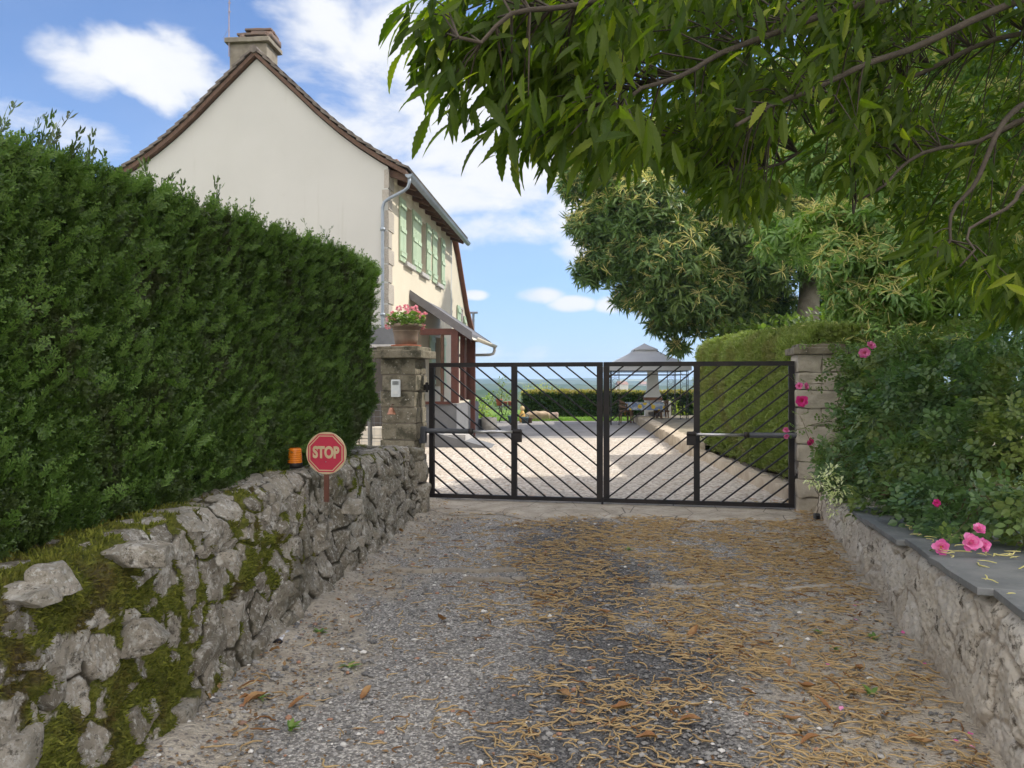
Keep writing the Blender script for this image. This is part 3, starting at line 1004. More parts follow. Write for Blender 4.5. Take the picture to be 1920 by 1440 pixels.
mid = LEN * .4985
gate_a = gate_leaf('left leaf of the black steel gate, bars falling from its pillar to the centre', .0, mid - .004, 1)
gate_b = gate_leaf('right leaf of the black steel gate, bars rising from the centre towards the rose-covered pillar', mid + .004, LEN, -1)
MB().span((mid - .02, -.035, Zb - .05), (mid + .005, -.027, Zb + .06)).build('drop_bolt', M['steel'], gate_a)


def opener(label, xs_, xe, z, sgn):
    o = thing('gate_opener', label, 'gate opener', G0 + np.array([0, 0, z]), RZG)
    y = -.075
    d = 1 if xe > xs_ else -1
    xm = xs_ + (xe - xs_) * .52
    MB().tube([(xs_ - .10 * d, y, 0), (xs_, y, 0), (xm - .02 * d, y, 0)], .030, 14).build('motor_tube', M['grey_plastic'], o, True)
    MB().tube([(xm - .03 * d, y, 0), (xm + .02 * d, y, 0)], .034, 14).build('end_collar', M['steel'], o, True)
    MB().tube([(xm + .02 * d, y, 0), (xe, y, 0)], .017, 12).build('piston_rod', M['alu'], o, True)
    MB().rock((xs_ - .03 * d, y, -.05), (.13, .095, .20), 3, 8, .3, 0).build('motor_box', M['grey_plastic'], o, True)
    MB().box((xs_ - .10 * d, y + .05, .0), (.06, .10, .05)).build('wall_bracket', M['steel'], o)
    MB().span((xe - .05, y - .02, -.12), (xe + .05, y + .05, .02)).tube([(xe - .045, y, .005), (xe + .045, y, .005)], .028, 10).build('gate_bracket', M['steel'], o)
    return o


opener('grey telescopic gate opener arm on the left gate leaf', -.055, LEN * .2528 + .03, .862, 1)
opener('grey telescopic gate opener arm on the right gate leaf, half hidden by roses', LEN + .12, LEN * .742 - .03, .858, -1)

# ------------------------------------------------------------------ small things by the drive
sg = thing('stop_sign', 'small round stop sign on a brown stake in front of the fieldstone wall', 'sign', P(612, 935, 4.93), -.18)
ctr = (0, 0, .292)
M['cream'] = simple('cream_board', (.66, .53, .33), (.58, .45, .27), 8, .6)
M['signred'] = simple('sign_red', (.56, .045, .085), (.50, .04, .075), 4, .5)
def disc_prism(r, n, y0, y1, rot=0.0):
    an = np.arange(n) * 2 * math.pi / n + rot
    return np.stack([r * np.cos(an) + ctr[0], np.full(n, 0.0), r * np.sin(an) + ctr[2]], -1), (0, y0, 0), (0, y1, 0)
MB().prism(*disc_prism(.135, 64, .006, -.006)).build('plate', M['cream'], sg)
MB().prism(*disc_prism(.131, 8, -.0063, -.0078, math.pi / 8)).build('octagon', M['signred'], sg)
bm = MB()
for k in range(8):
    a0, a1 = math.pi / 8 + k * math.pi / 4, math.pi / 8 + (k + 1) * math.pi / 4
    pts = [(r * math.cos(a), -.0081, ctr[2] + r * math.sin(a)) for r, a in ((.122, a0), (.122, a1), (.1155, a1), (.1155, a0))]
    bm.prism(pts, (0, 0, 0), (0, -.0006, 0))
bm.build('border_line', M['cream'], sg)
cu = bpy.data.curves.new('lettering', 'FONT')
cu.body = 'STOP'; cu.align_x = 'CENTER'; cu.align_y = 'CENTER'; cu.size = .100; cu.offset = .0048; cu.extrude = .0005; cu.space_character = 1.0
tmp = bpy.data.objects.new('lettering', cu); COL.objects.link(tmp)
bpy.context.view_layer.update()
me = bpy.data.meshes.new_from_object(tmp.evaluated_get(bpy.context.evaluated_depsgraph_get()))
bpy.data.objects.remove(tmp)
lt = bpy.data.objects.new('lettering', me); COL.objects.link(lt); lt.parent = sg
lt.rotation_euler = (math.radians(90), 0, 0); lt.location = (0, -.0092, ctr[2] + .002); lt.scale = (.74, 1.0, 1)
me.materials.append(M['cream'])
MB().box((0, .004, .08), (.030, .018, .20)).build('stake', simple('brown_stake', (.16, .065, .045), (.12, .05, .035), 10, .7), sg)
for zq in (.055, .126): MB().tube([(0, -.0065, ctr[2] - zq), (0, -.0105, ctr[2] - zq)], .0035, 8).build('screw', M['alu'], sg)

bc = thing('warning_lamp', 'orange warning lamp standing on the fieldstone wall beside the stop sign', 'lamp', P(553, 874, 5.16))
MB().lathe([(0, -.01), (.05, -.01), (.05, .022), (.045, .024), (0, .024)], (0, 0, 0), 28).build('base', M['steel'], bc, True)
t = NT('amber_lens')
wv = t.n('ShaderNodeTexWave', {'Scale': 22.0, 'Vector': t.tc.outputs['Object']}, bands_direction='Z').outputs['Fac']
t.bump(wv, .5, .004)
mat_amb = t.done(t.mix(wv, (.85, .26, .02), (.70, .18, .012)), .25, .5)
MB().lathe([(.047, .024), (.046, .06), (.043, .10), (.040, .116), (.034, .122), (0, .123)], (0, 0, 0), 28, False).build('lens', mat_amb, bc, True)
rb = MB()
for k in range(14):
    a = k * 2 * math.pi / 14
    rb.bar((.0465 * math.cos(a), .0465 * math.sin(a), .026), (.041 * math.cos(a), .041 * math.sin(a), .114), .003, .003)
rb.build('lens_rib', mat_amb, bc)

lampw = thing('spotlight', 'small white tube spotlight with black head lying at the foot of the fieldstone wall', 'spotlight', P(522, 1216, 4.15 * .985), .5)
MB().tube([(.0, .0, .03), (.045, .06, .04), (.07, .095, .046)], .016, 12).build('body', simple('white_tube', (.72, .74, .8)), lampw, True)
MB().tube([(-.012, -.016, .026), (.004, .004, .030)], [.026, .024], 14).build('head', M['steel'], lampw, True)
lb = thing('lamp_box', 'small dark recessed lamp in the end of the fieldstone wall', 'lamp', P(750, 966, 8.02))
MB().rock((0, .02, 0), (.045, .06, .13), 2, 8, .4, 0).build('casing', M['grey_plastic'], lb, True)
lb = thing('sensor_box', 'small dark sensor box low on the end of the slate-capped wall', 'sensor', P(1533, 976, 7.78))
MB().rock((0, .02, 0), (.06, .05, .14), 2, 8, .3, 0).build('casing', M['grey_plastic'], lb, True)
MB().box((0, -.008, .03), (.03, .006, .04)).build('lens', M['steel'], lb)

# ------------------------------------------------------------------ house (local x out of the front, y along the front, z up)
HC = np.array([-2.66, 16.5, 0.0])
HR = -math.atan(.1)
def HW(x, y, z):
    c, s = math.cos(HR), math.sin(HR)
    return HC + np.array([c * x - s * y, s * x + c * y, z])

house = thing('house', 'tall cream rendered farmhouse with steep tiled roof and green shutters beyond the hedge', 'house', HC, HR)
t = NT('render_cream')
c = t.mix(t.mr(t.noise(.7, 6, .6), .35, .7), (.58, .53, .425), (.55, .50, .40))
c = t.mix(t.mr(t.noise(9, 6, .65), .6, .8, 0, .35), c, (.58, .53, .43))
t.bump(t.noise(70, 6, .65), .25, .006)
mat_front = t.done(c, .92, .2)
t = NT('render_gable')
zc = t.n('ShaderNodeSeparateXYZ', {0: t.tc.outputs['Object']}).outputs[2]
c = t.mix(t.mr(t.noise(.5, 6, .6), .35, .7), (.485, .48, .455), (.455, .45, .425))
c = t.mix(t.mr(t.noise(3.2, 7, .7), .62, .78, 0, .35), c, (.40, .38, .33))
mp = t.n('ShaderNodeMapping', {'Vector': t.tc.outputs['Object'], 'Scale': (3.5, 3.5, .22)}).outputs[0]
c = t.mix(t.mr(t.noise(1.6, 6, .7, vec=mp), .55, .75, 0, .30), c, (.36, .345, .30))
t.bump(t.noise(60, 6, .65), .3, .008)
mat_gable = t.done(c, .93, .2)
mat_tile = simple('brown_tile', (.10, .085, .075), (.17, .145, .125), 5, .85, .5, 30, .01)
M['darkwood'] = simple('dark_wood', (.085, .05, .035), (.13, .075, .05), 8, .75, .3, 40, .005)
M['shutter'] = simple('green_shutter', (.43, .53, .38), (.38, .48, .34), 3, .6)
M['sill'] = simple('grey_sill', (.42, .41, .40), (.34, .33, .32), 8, .85)
M['zinc'] = simple('zinc', (.26, .30, .345), (.21, .245, .285), 6, .45, metal=.35)
t = NT('window_glass')
mat_glass = t.done((.03, .035, .04), .06, .6)

HL, HW_ = 7.75, 5.85                  # length, width
APX, APZ = -2.93, 8.60
# half roof curve: distance from the apex -> height (bell-cast eaves)
RC = [(0, 8.62), (.45, 8.20), (.9, 7.78), (1.36, 7.34), (1.82, 6.94), (2.28, 6.59), (2.75, 6.28), (3.06, 6.10), (3.36, 5.93)]
def roof_z(dx): return np.interp(abs(dx), [a for a, _ in RC], [b for _, b in RC])
xs_g = np.linspace(-HW_, 0, 41)
poly = [(x, 0, roof_z(x - APX) - .10) for x in xs_g]
gpoly = [(-HW_, 0, -.1)] + [(0, 0, -.1)] + [p for p in poly[::-1]]
gm = MB(); gm.prism(gpoly, (0, 0, 0), (0, .25, 0)); gm.build('gable_wall', mat_gable, house)
gm = MB(); gm.prism([(-HW_, 0, -.1), (-HW_ + .3, 0, -.1), (-HW_ + .3, 0, 5.9), (-HW_, 0, 5.9)], (0, .255, 0), (0, HL, 0))
gm.prism([(p[0], 0, p[2]) for p in gpoly], (0, HL - .2, 0), (0, HL, 0))
gm.build('rear_wall', mat_gable, house)


def holed_wall(m, y0, y1, z0, z1, holes, x=0.0, depth=.20):
    """front sheet with openings and reveals; holes (ya,yb,za,zb)"""
    yc = sorted({y0, y1} | {h[0] for h in holes} | {h[1] for h in holes})
    zc_ = sorted({z0, z1} | {h[2] for h in holes} | {h[3] for h in holes})
    for i in range(len(yc) - 1):
        for j in range(len(zc_) - 1):
            ym, zm = (yc[i] + yc[i + 1]) / 2, (zc_[j] + zc_[j + 1]) / 2
            if any(h[0] < ym < h[1] and h[2] < zm < h[3] for h in holes): continue
            a, b, c_, d = yc[i], yc[i + 1], zc_[j], zc_[j + 1]
            m.add([[x, a, c_], [x, b, c_], [x, b, d], [x, a, d]], [[0, 1, 2, 3]])
    for (a, b, c_, d) in holes:
        k = x - depth
        m.add([[x, a, c_], [x, a, d], [k, a, d], [k, a, c_]], [[0, 1, 2, 3]])
        m.add([[x, b, c_], [k, b, c_], [k, b, d], [x, b, d]], [[0, 1, 2, 3]])
        m.add([[x, a, c_], [k, a, c_], [k, b, c_], [x, b, c_]], [[0, 1, 2, 3]])
        m.add([[x, a, d], [x, b, d], [k, b, d], [k, a, d]], [[0, 1, 2, 3]])


WIN = [(1.50, 2.20, 4.28, 5.62), (3.13, 3.80, 4.28, 5.62), (5.20, 5.86, 4.28, 5.62)]
DOORS = [(2.35, 3.25, .45, 2.75), (4.9, 5.9, 1.35, 2.75)]
fw = MB(); holed_wall(fw, .255, HL - .205, -.1, 6.02, WIN + DOORS, .0)
fw.build('front_wall', mat_front, house)


def window(parent, a, b, z0, z1, x=0.0, bars=True, fm=None):
    fm = fm or M['darkwood']
    w = MB()
    k = x - .14
    t_ = .06
    w.span((k - .05, a + .002, z0 + .002), (k, a + t_, z1 - .002)); w.span((k - .05, b - t_, z0 + .002), (k, b - .002, z1 - .002))
    w.span((k - .05, a + t_, z0 + .002), (k, b - t_, z0 + t_)); w.span((k - .05, a + t_, z1 - t_), (k, b - t_, z1 - .002))
    w.span((k - .045, (a + b) / 2 - .04, z0 + t_), (k + .003, (a + b) / 2 + .04, z1 - t_))
    o = w.build('window', fm, parent)
    MB().span((k - .035, a + t_, z0 + t_), (k - .02, b - t_, z1 - t_)).build('pane', mat_glass, o)
    return o


def shutter(parent, a, b, z0, z1, x=0.012, mat_=None):
    m = MB()
    m.span((x, a, z0), (x + .032, b, z1))
    for z in (z0 + .16, (z0 + z1) / 2, z1 - .16):
        m.span((x + .032, a + .02, z - .045), (x + .055, b - .02, z + .045))
    for k in range(1, 4):
        y = a + (b - a) * k / 4
        m.span((x + .032, y - .006, z0 + .01), (x + .038, y + .006, z1 - .01))
    o = m.build('shutter', mat_ or M['shutter'], parent)
    for z in (z0 + .22, z1 - .22):
        MB().span((x + .055, a + .01, z - .015), (x + .062, b - .01, z + .015)).build('strap_hinge', mat_ or M['shutter'], o)
    return o


SH = [((.93, 1.48), (2.22, 2.66)), ((2.68, 3.11), (3.82, 4.32)), ((4.62, 5.18), (5.88, 6.36))]
for (a, b, z0, z1), (s0, s1) in zip(WIN, SH):
    window(house, a, b, z0, z1)
    shutter(house, s0[0], s0[1], z0 - .05, z1 + .05); shutter(house, s1[0], s1[1], z0 - .05, z1 + .05)
    MB().span((-.06, a - .10, z0 - .10), (.09, b + .10, z0 - .004)).build('window_sill', M['sill'], house)
window(house, *DOORS[1])
shutter(house, 4.25, 4.88, 1.3, 2.8); shutter(house, 5.92, 6.5, 1.3, 2.8)
dr = MB(); dr.span((-.18, 2.352, .452), (-.12, 3.248, 2.748))
dr.build('door', M['darkwood'], house)
qm = MB(); rr = np.random.default_rng(5)
z = -.1; k = 0
while z < 5.75:
    h = rr.uniform(.30, .46)
    lw = .46 if k % 2 else .30
    gw = .10 if k % 2 else .14
    qm.rock((.012 - gw / 2 + .004, -.006 + lw / 2, z + h / 2), (gw + .012, lw, h - .03), 200 + k, 9, .10, .010, 5)
    z += h; k += 1
t = NT('granite_quoin')
c = t.mix(t.noise(1.3, 3), (.34, .31, .27), (.50, .46, .40))
c = t.mix(t.mr(t.noise(40, 5, .7), .4, .6), c, t.mix(.5, c, (.2, .185, .17)))
t.bump(t.noise(40, 5), .5, .01)
qm.build('corner_stones', t.done(c, .9, .2), house, True)

# roof: lapped courses of tiles on both slopes, curved at the eaves
rm = MB()
def roof_pt(s, side):
    """point at arc length s from the ridge"""
    d = np.array([a for a, _ in RC]); zz = np.array([b for _, b in RC])
    al = np.concatenate([[0], np.cumsum(np.hypot(np.diff(d), np.diff(zz)))])
    return np.array([APX + side * np.interp(s, al, d), np.interp(s, al, zz)]), al[-1]
_, AL = roof_pt(0, 1)
NR = 17
rt = np.random.default_rng(9)
for side in (1, -1):
    for i in range(NR):
        s0, s1 = AL * i / NR - .02, AL * (i + 1) / NR + .06
        p0, _ = roof_pt(max(s0, 0), side); p1, _ = roof_pt(min(s1, AL + .05), side)
        d = unit(p1 - p0); nrm = np.array([-d[1], d[0]]) * (1 if side > 0 else -1)
        if nrm[1] < 0: nrm = -nrm
        lo = .012
        hi_ = .055
        y0 = -.16 + rt.uniform(-.012, .012)
        q0, q1 = p0 + nrm * .03, p1 + nrm * .075
        pr_ = [(q0[0], 0, q0[1]), (q1[0], 0, q1[1]), (q1[0] + nrm[0] * .045, 0, q1[1] + nrm[1] * .045), (q0[0] + nrm[0] * .045, 0, q0[1] + nrm[1] * .045)]
        rm.prism(pr_, (0, y0, 0), (0, HL + .15, 0))
rm.tube([(APX, -.17, APZ + .07), (APX, HL + .16, APZ + .07)], .085, 10)
roof = rm.build('roof', mat_tile, house)
vm = MB()
for side in (1, -1):
    for i in range(40):
        p0, _ = roof_pt(AL * i / 40 , side); p1, _ = roof_pt(AL * (i + 1) / 40 + .01, side)
        vm.prism([(p0[0], 0, p0[1] - .075), (p1[0], 0, p1[1] - .075), (p1[0], 0, p1[1] + .028), (p0[0], 0, p0[1] + .028)], (0, -.12, 0), (0, -.002, 0))
vm.build('verge_board', M['darkwood'], house)
sm = MB()
for i in range(12):
    a, b = roof_pt(AL * (i / 12 * .16 + .84), 1)[0], roof_pt(AL * ((i + 1) / 12 * .16 + .84), 1)[0]
    sm.prism([(a[0], 0, a[1] - .0), (b[0], 0, b[1] - .0), (b[0], 0, b[1] + .028), (a[0], 0, a[1] + .028)], (0, .002, 0), (0, HL + .1, 0))
sm.build('eaves_boarding', M['darkwood'], house)
for k in range(11):
    y = .14 + k * .735
    MB().bar((.42, y, 5.83), (-.12, y, 6.02), .11, .13, up=(0, 0, 1)).build('rafter', M['darkwood'], house)
# mortar infill between rafters
im = MB()
for k in range(10):
    y = .14 + k * .735 + .37
    im.rock((-.03, y, 5.93), (.10, .55, .17), k, 8, .8, .012, 6)
im.build('eaves_infill', mat_front, house, True)
gt = MB()
ang = np.linspace(math.pi, 2 * math.pi, 9)
pr_ = [(.49 + .075 * math.cos(a), 5.86 + .075 * math.sin(a)) for a in ang]
pr2 = [(.49 + .068 * math.cos(a), 5.86 + .068 * math.sin(a)) for a in ang[::-1]]
gt.prism([(x, 0, z) for x, z in pr_ + pr2], (0, -.18, 0), (0, HL + .16, 0))
gt.tube([(.565, -.18, 5.865), (.565, HL + .16, 5.865)], .012, 6)
gt.build('gutter', M['zinc'], house, True)
gp = MB(); gp.prism([(x, 0, z) for x, z in pr_], (0, -.183, 0), (0, -.178, 0)); gp.build('gutter_end', M['zinc'], house)
pp = [(.49, -.10, 5.80), (.49, -.10, 5.70), (.46, -.10, 5.60), (.38, -.10, 5.53), (.05, -.10, 5.37), (-.05, -.10, 5.30), (-.09, -.10, 5.18), (-.09, -.10, 4.7), (-.09, -.10, 2.0), (-.09, -.10, .1)]
dm = MB(); dm.tube(pp, .035, 12)
for z in (4.72, 2.9): dm.tube([(-.09, -.10, z - .03), (-.09, -.10, z + .03)], .056, 12)
dm.build('downpipe', M['zinc'], house, True)
# chimney and aerial
ch = MB()
cx_, cy_ = APX - .38, .72
ch.span((cx_ - .43, cy_ - .30, 7.6), (cx_ + .43, cy_ + .30, 9.05))
mat_chim = simple('chimney_render', (.235, .21, .17), (.16, .14, .11), 5, .92, .4, 50, .01)
chim = ch.build('chimney', mat_chim, house)
cp = MB()
cp.rock((cx_ - .0, cy_, 9.11), (1.03, .80, .11), 5, 12, .3, .01, 6)
cp.build('chimney_cap', mat_chim, chim, True)
tm = MB()
for (dx, dy, dz, sx, sy, rz_) in ((.0, -.1, .20, .66, .35, .02), (.22, .0, .26, .52, .4, .12), (-.12, .1, .31, .5, .35, -.1), (.10, 0, .36, .6, .3, .06)):
    tm.rock((cx_ + .05 + dx, cy_ + dy, 9.08 + dz), (sx, sy, .055), int(dz * 100), 8, .4, .015, 6, rz=rz_)
tm.span((cx_ - .22, cy_ - .28, 9.172), (cx_ - .10, cy_ + .28, 9.27)); tm.span((cx_ + .42, cy_ - .28, 9.172), (cx_ + .53, cy_ + .28, 9.30))
tm.build('cap_tiles', simple('orange_tile', (.17, .11, .085), (.11, .095, .085), 4, .85), chim, True)
am = MB().tube([(cx_ - .42, cy_ - .36, 8.75), (cx_ - .42, cy_ - .36, 9.6), (cx_ - .405, cy_ - .36, 10.6)], .012, 6)
for z in (9.75, 9.95, 10.15, 10.35, 10.5): am.tube([(cx_ - .62, cy_ - .36, z), (cx_ - .20, cy_ - .36, z)], .006, 5) if z > 10.3 else am.tube([(cx_ - .44, cy_ - .36, z), (cx_ - .38, cy_ - .36, z)], .012, 5)
am.tube([(cx_ - .42, cy_ - .36, 9.4), (cx_ - .60, cy_ - .30, 9.16)], .004, 4)
am.build('aerial', simple('aerial_metal', (.30, .24, .25), None, 10, .5), chim)
# small far chimney showing over the front slope
MB().rock((-.55, 2.6, 6.62), (.30, .34, .70), 8, 8, .15, .012, 6).build('brick_chimney', simple('old_brick', (.40, .20, .13), (.30, .2, .15), 7, .9, .4), house, True)

# lower wing beyond the main house, its roof falling away
wing = MB()
wp = [(0, HL + .004, -.1), (0, 11.3, -.1), (0, 11.3, 3.40), (0, 10.4, 3.90), (0, 9.4, 4.75), (0, 8.5, 5.55), (0, HL + .004, 5.95)]
wing.prism(wp, (-.01, 0, 0), (-5.2, 0, 0))
wing.build('wing_wall', mat_front, house)
wr = MB()
tops = [(HL + .17, 6.06), (8.5, 5.62), (9.4, 4.82), (10.4, 3.97), (11.3, 3.47), (11.75, 3.27)]
for (a, b) in zip(tops[:-1], tops[1:]):
    wr.prism([(0, a[0], a[1]), (0, b[0], b[1]), (0, b[0], b[1] + .11), (0, a[0], a[1] + .11)], (.13, 0, 0), (-5.4, 0, 0))
wr.build('wing_roof', simple('red_brown_tile', (.22, .10, .07), (.16, .08, .06), 6, .85), house)
window(house, 9.25, 9.85, 2.95, 3.95, x=.145)
wbm = MB().span((-.005, 9.15, 2.85), (.0, 9.95, 4.02)); wbm.build('wing_window_frame', M['sill'], house)
shutter(house, 8.62, 9.20, 2.9, 4.0); shutter(house, 9.9, 10.3, 2.8, 3.75)
MB().tube([(.10, 11.6, 2.9), (.10, 11.6, 4.0)], .045, 10).tube([(-.02, 11.6, 4.02), (.26, 11.6, 4.02)], .04, 8).build('vent_pipe', M['zinc'], house)

# veranda on the front
ver = thing('veranda', 'lean-to veranda with grey sloping roof and red-brown posts on the front of the house', 'veranda', HW(0, 2.0, 0), HR)
M['redwood'] = simple('red_brown_wood', (.105, .036, .026), (.08, .03, .022), 9, .6, .2, 50, .003)
M['greyroof'] = simple('grey_roofing', (.14, .14, .15), (.11, .11, .12), 6, .7)
M['greywall'] = simple('grey_render', (.17, .175, .185), (.145, .15, .16), 3, .9, .2, 60, .004)
x0, x1 = .015, 1.50
MB().prism([(x0, 0, 3.52), (x1, 0, 2.52), (x1, 0, 2.62), (x0, 0, 3.62)], (0, 0, 0), (0, 3.75, 0)).build('roof_panel', M['greyroof'], ver)
MB().prism([(x0, 0, 3.46), (x1 + .02, 0, 2.45), (x1 + .02, 0, 2.66), (x0, 0, 3.68)], (0, -.04, 0), (0, -.003, 0)).build('roof_flashing', simple('dark_flashing', (.115, .11, .12), (.15, .145, .15), 5, .55), ver)
for i, y in enumerate((.10, 1.22, 2.2, 3.0)):
    w = .17 if i == 0 else .12
    MB().span((1.09 - w / 2, y - w / 2, 1.0 if i else .96), (1.09 + w / 2, y + w / 2, 2.74)).build('post', M['redwood'], ver)
MB().span((.25, .035, 2.60), (1.00, .165, 2.75)).build('cross_beam', M['redwood'], ver)
MB().span((1.035, .20, 2.62), (1.145, 3.7, 2.745)).build('long_beam', M['redwood'], ver)
bw = MB(); bw.span((.1, .02, .0), (1.14, .14, .93)); bw.span((1.0, .145, .0), (1.14, 3.7, .93))
bw.build('base_wall', M['greywall'], ver)
MB().span((.08, -.03, .935), (1.01, .19, 1.0)).build('sill_board', M['redwood'], ver)
MB().span((1.18, 1.9, .02), (1.30, 2.0, 2.5)).build('downpipe_post', M['redwood'], ver)
gg = MB()
pr_ = [(x1 + .09 + .075 * math.cos(a), 2.53 + .075 * math.sin(a)) for a in ang]
pr2 = [(x1 + .09 + .065 * math.cos(a), 2.53 + .065 * math.sin(a)) for a in ang[::-1]]
gg.prism([(x, 0, z) for x, z in pr_ + pr2], (0, -.03, 0), (0, 3.9, 0))
gg.build('gutter', simple('cream_gutter', (.60, .57, .48), (.5, .47, .4), 6, .5), ver, True)
MB().tube([(x1 + .09, 3.8, 2.48), (x1 + .09, 3.8, 2.38), (x1 + .05, 3.8, 2.29), (x1 - .05, 3.8, 2.26), (.35, 3.8, 2.24)], .042, 10).build('drainpipe', simple('pale_pipe', (.5, .5, .48), None, 6, .5), ver, True)
ms = MB(); ms.tube([(.78, .10, 1.0), (.78, .10, 2.6)], .045, 8); ms.build('inner_post', M['darkwood'], ver)
pm = MB()
for k in range(5): pm.span((1.06, 1.4 + k * .42, 1.02), (1.075, 1.43 + k * .42, 2.6))
pm.build('glazing_bar', M['redwood'], ver)
tag(MB().rock((*HW(.62, 1.25, .19)[:2], .15), (1.9, 1.1, .30), 4, 8, .08, .0, 1, rz=HR).build('step_block', simple('pale_paving', (.44, .43, .42), (.38, .37, .36), 3, .9, .2)), 'pale concrete step block in front of the veranda base', 'step')
tag(MB().prism([HW(.9, .6, 0), HW(2.2, .6, 0), HW(.9, .6, .34)], (0, 0, 0), HW(0, 1.6, 0) - HW(0, .6, 0)).build('access_ramp', M['greywall']), 'small grey ramp beside the veranda base', 'ramp')

# behind the left pillar: dark terrace parapet
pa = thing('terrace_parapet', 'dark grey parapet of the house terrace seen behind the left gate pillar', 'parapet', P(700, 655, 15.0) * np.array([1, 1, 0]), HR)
MB().span((-1.8, 0, 0), (.72, .12, 2.13)).build('wall', simple('shade_dark_wall', (.045, .04, .036), (.075, .066, .056), 3, .95, .5, 20, .02), pa)  # wall colour darkened to hold the shade of the gap
MB().span((-1.85, -.04, 2.132), (.76, .16, 2.19)).build('coping', M['sill'], pa)
MB().span((-1.7, .02, 2.192), (.44, .10, 2.52)).build('grey_screen', simple('slate_screen', (.12, .125, .135), None, 4, .6), pa)
gw_ = thing('garden_wall', 'pale sunlit low stone wall seen between the left hedge and the gate pillar', 'wall', (-2.9, 12.2, 0))
wm = MB()
for r in range(4):
    for k in range(6): wm.rock((-.9 + k * .40 + (.2 if r % 2 else 0), 0, .1 + r * .185), (.39, .26, .18), r * 9 + k + 500, 7, .15, .012, 6)
wm.build('stones', simple('pale_wall_stone', (.62, .57, .48), (.50, .45, .37), 4, .9, .4), gw_, True)
# wire fence between hedge and pillar
wf = thing('wire_fence', 'thin wire mesh fence with a grey post between the left hedge and the gate pillar', 'fence', (-1.66, 9.4, 0), 0)
fm = MB()
for k in range(17): fm.tube([(-1.0, .0, .12 + k * .075), (.2, .0, .12 + k * .075)], .0016, 4)
for k in range(17): fm.tube([(-1.0 + k * .075, .0, .1), (-1.0 + k * .075, .0, 1.34)], .0016, 4)
fm.build('mesh', M['zinc'], wf)
MB().tube([(-.075, .02, 0), (-.075, .02, 1.42)], .026, 8).build('post', simple('grey_post', (.22, .215, .2), None, 10, .8), wf)

# ------------------------------------------------------------------ right kerb and plinth
t = NT('sandstone_kerb')
c = t.mix(t.mr(t.noise(5, 6, .65), .3, .7), (.46, .40, .31), (.34, .285, .215))
t.bump(t.noise(40, 6), .4, .01)
mat_kerb = t.done(c, .9, .2)
kb = thing('stone_kerb', 'row of sandstone kerb blocks between the gravel and the clipped hedge', 'kerb', (3.4, 9, 0))
km = MB()
for i in range(9):
    d0 = 9.25 + i * .64
    km.rock((3.38 + (d0 + .3 - 9.3) * .036 - 3.4, d0 + .3 - 9, .07), (.17, .625, .21), i + 300, 9, .2, .018, 4)
km.build('blocks', mat_kerb, kb, True)
pn = thing('plinth_wall', 'low stone plinth along the terrace of the garden gazebo', 'wall', (3.6, 15, 0))
km = MB()
for i in range(14):
    d0 = i * .95
    km.rock((.02 + d0 * .083, d0 + .5, .13), (.34, .93, .30), i + 320, 9, .2, .025, 4)
km.build('blocks', mat_kerb, pn, True)
tag(MB().add([[3.75, 15.0, .22], [12, 15.0, .22], [12, 29.5, .22], [4.95, 29.5, .22]], [[0, 1, 2, 3]]).build('terrace', simple('earth_terrace', (.24, .21, .16), (.17, .15, .10), 2, .95, .5, 30, .02)), kind='structure')

# ------------------------------------------------------------------ gazebo, table, barbecue
gzp = P(1208, 720, 27.5); gzp[2] = .02
gz = thing('gazebo', 'garden gazebo with grey two-tier canopy and thin black metal posts on the terrace', 'gazebo', gzp, -.03)
M['canopy'] = simple('grey_canopy', (.56, .575, .61), (.52, .535, .57), 3, .8)
M['iron'] = simple('black_iron', (.02, .02, .024), None, 12, .5)
def tent(m, half, z0, h, n=10, power=1.0, over=.0, z_val=None):
    g = np.linspace(-1, 1, 2 * n + 1)
    Xg, Yg = np.meshgrid(g, g, indexing='ij')
    r = np.maximum(np.abs(Xg), np.abs(Yg))
    Z_ = z0 + h * (1 - r) ** power * (1 - .10 * np.sin(r * math.pi))
    idx = np.arange(Xg.size).reshape(Xg.shape)
    Q = np.stack([idx[:-1, :-1], idx[1:, :-1], idx[1:, 1:], idx[:-1, 1:]], -1).reshape(-1, 4)
    m.add(np.stack([Xg * half, Yg * half, Z_], -1).reshape(-1, 3), Q)
m = MB(); tent(m, 1.40, 2.02, .82, 12, .95)
for s in (-1, 1):
    m.span((-1.4, s * 1.4 - .004, 1.86), (1.4, s * 1.4 + .004, 2.02)); m.span((s * 1.4 - .004, -1.39, 1.86), (s * 1.4 + .004, 1.39, 2.02))
m.build('canopy', M['canopy'], gz)
m = MB(); tent(m, .42, 2.62, .24, 8, .9)
for s in (-1, 1):
    m.span((-.42, s * .42 - .003, 2.575), (.42, s * .42 + .003, 2.62)); m.span((s * .42 - .003, -.415, 2.575), (s * .42 + .003, .415, 2.62))
m.build('top_vent_canopy', M['canopy'], gz)
fmr = MB()
for sx in (-1, 1):
    for sy in (-1, 1): fmr.tube([(sx * 1.3, sy * 1.3, 1.95), (sx * .4, sy * .4, 2.56), (sx * .1, sy * .1, 2.72)], .015, 5)
for s in (-1, 1):
    for z in (1.72, 1.84):
        fmr.tube([(-1.3, s * 1.3, z), (1.3, s * 1.3, z)], .012, 5); fmr.tube([(s * 1.3, -1.3, z), (s * 1.3, 1.3, z)], .012, 5)
fmr.build('frame', M['iron'], gz)
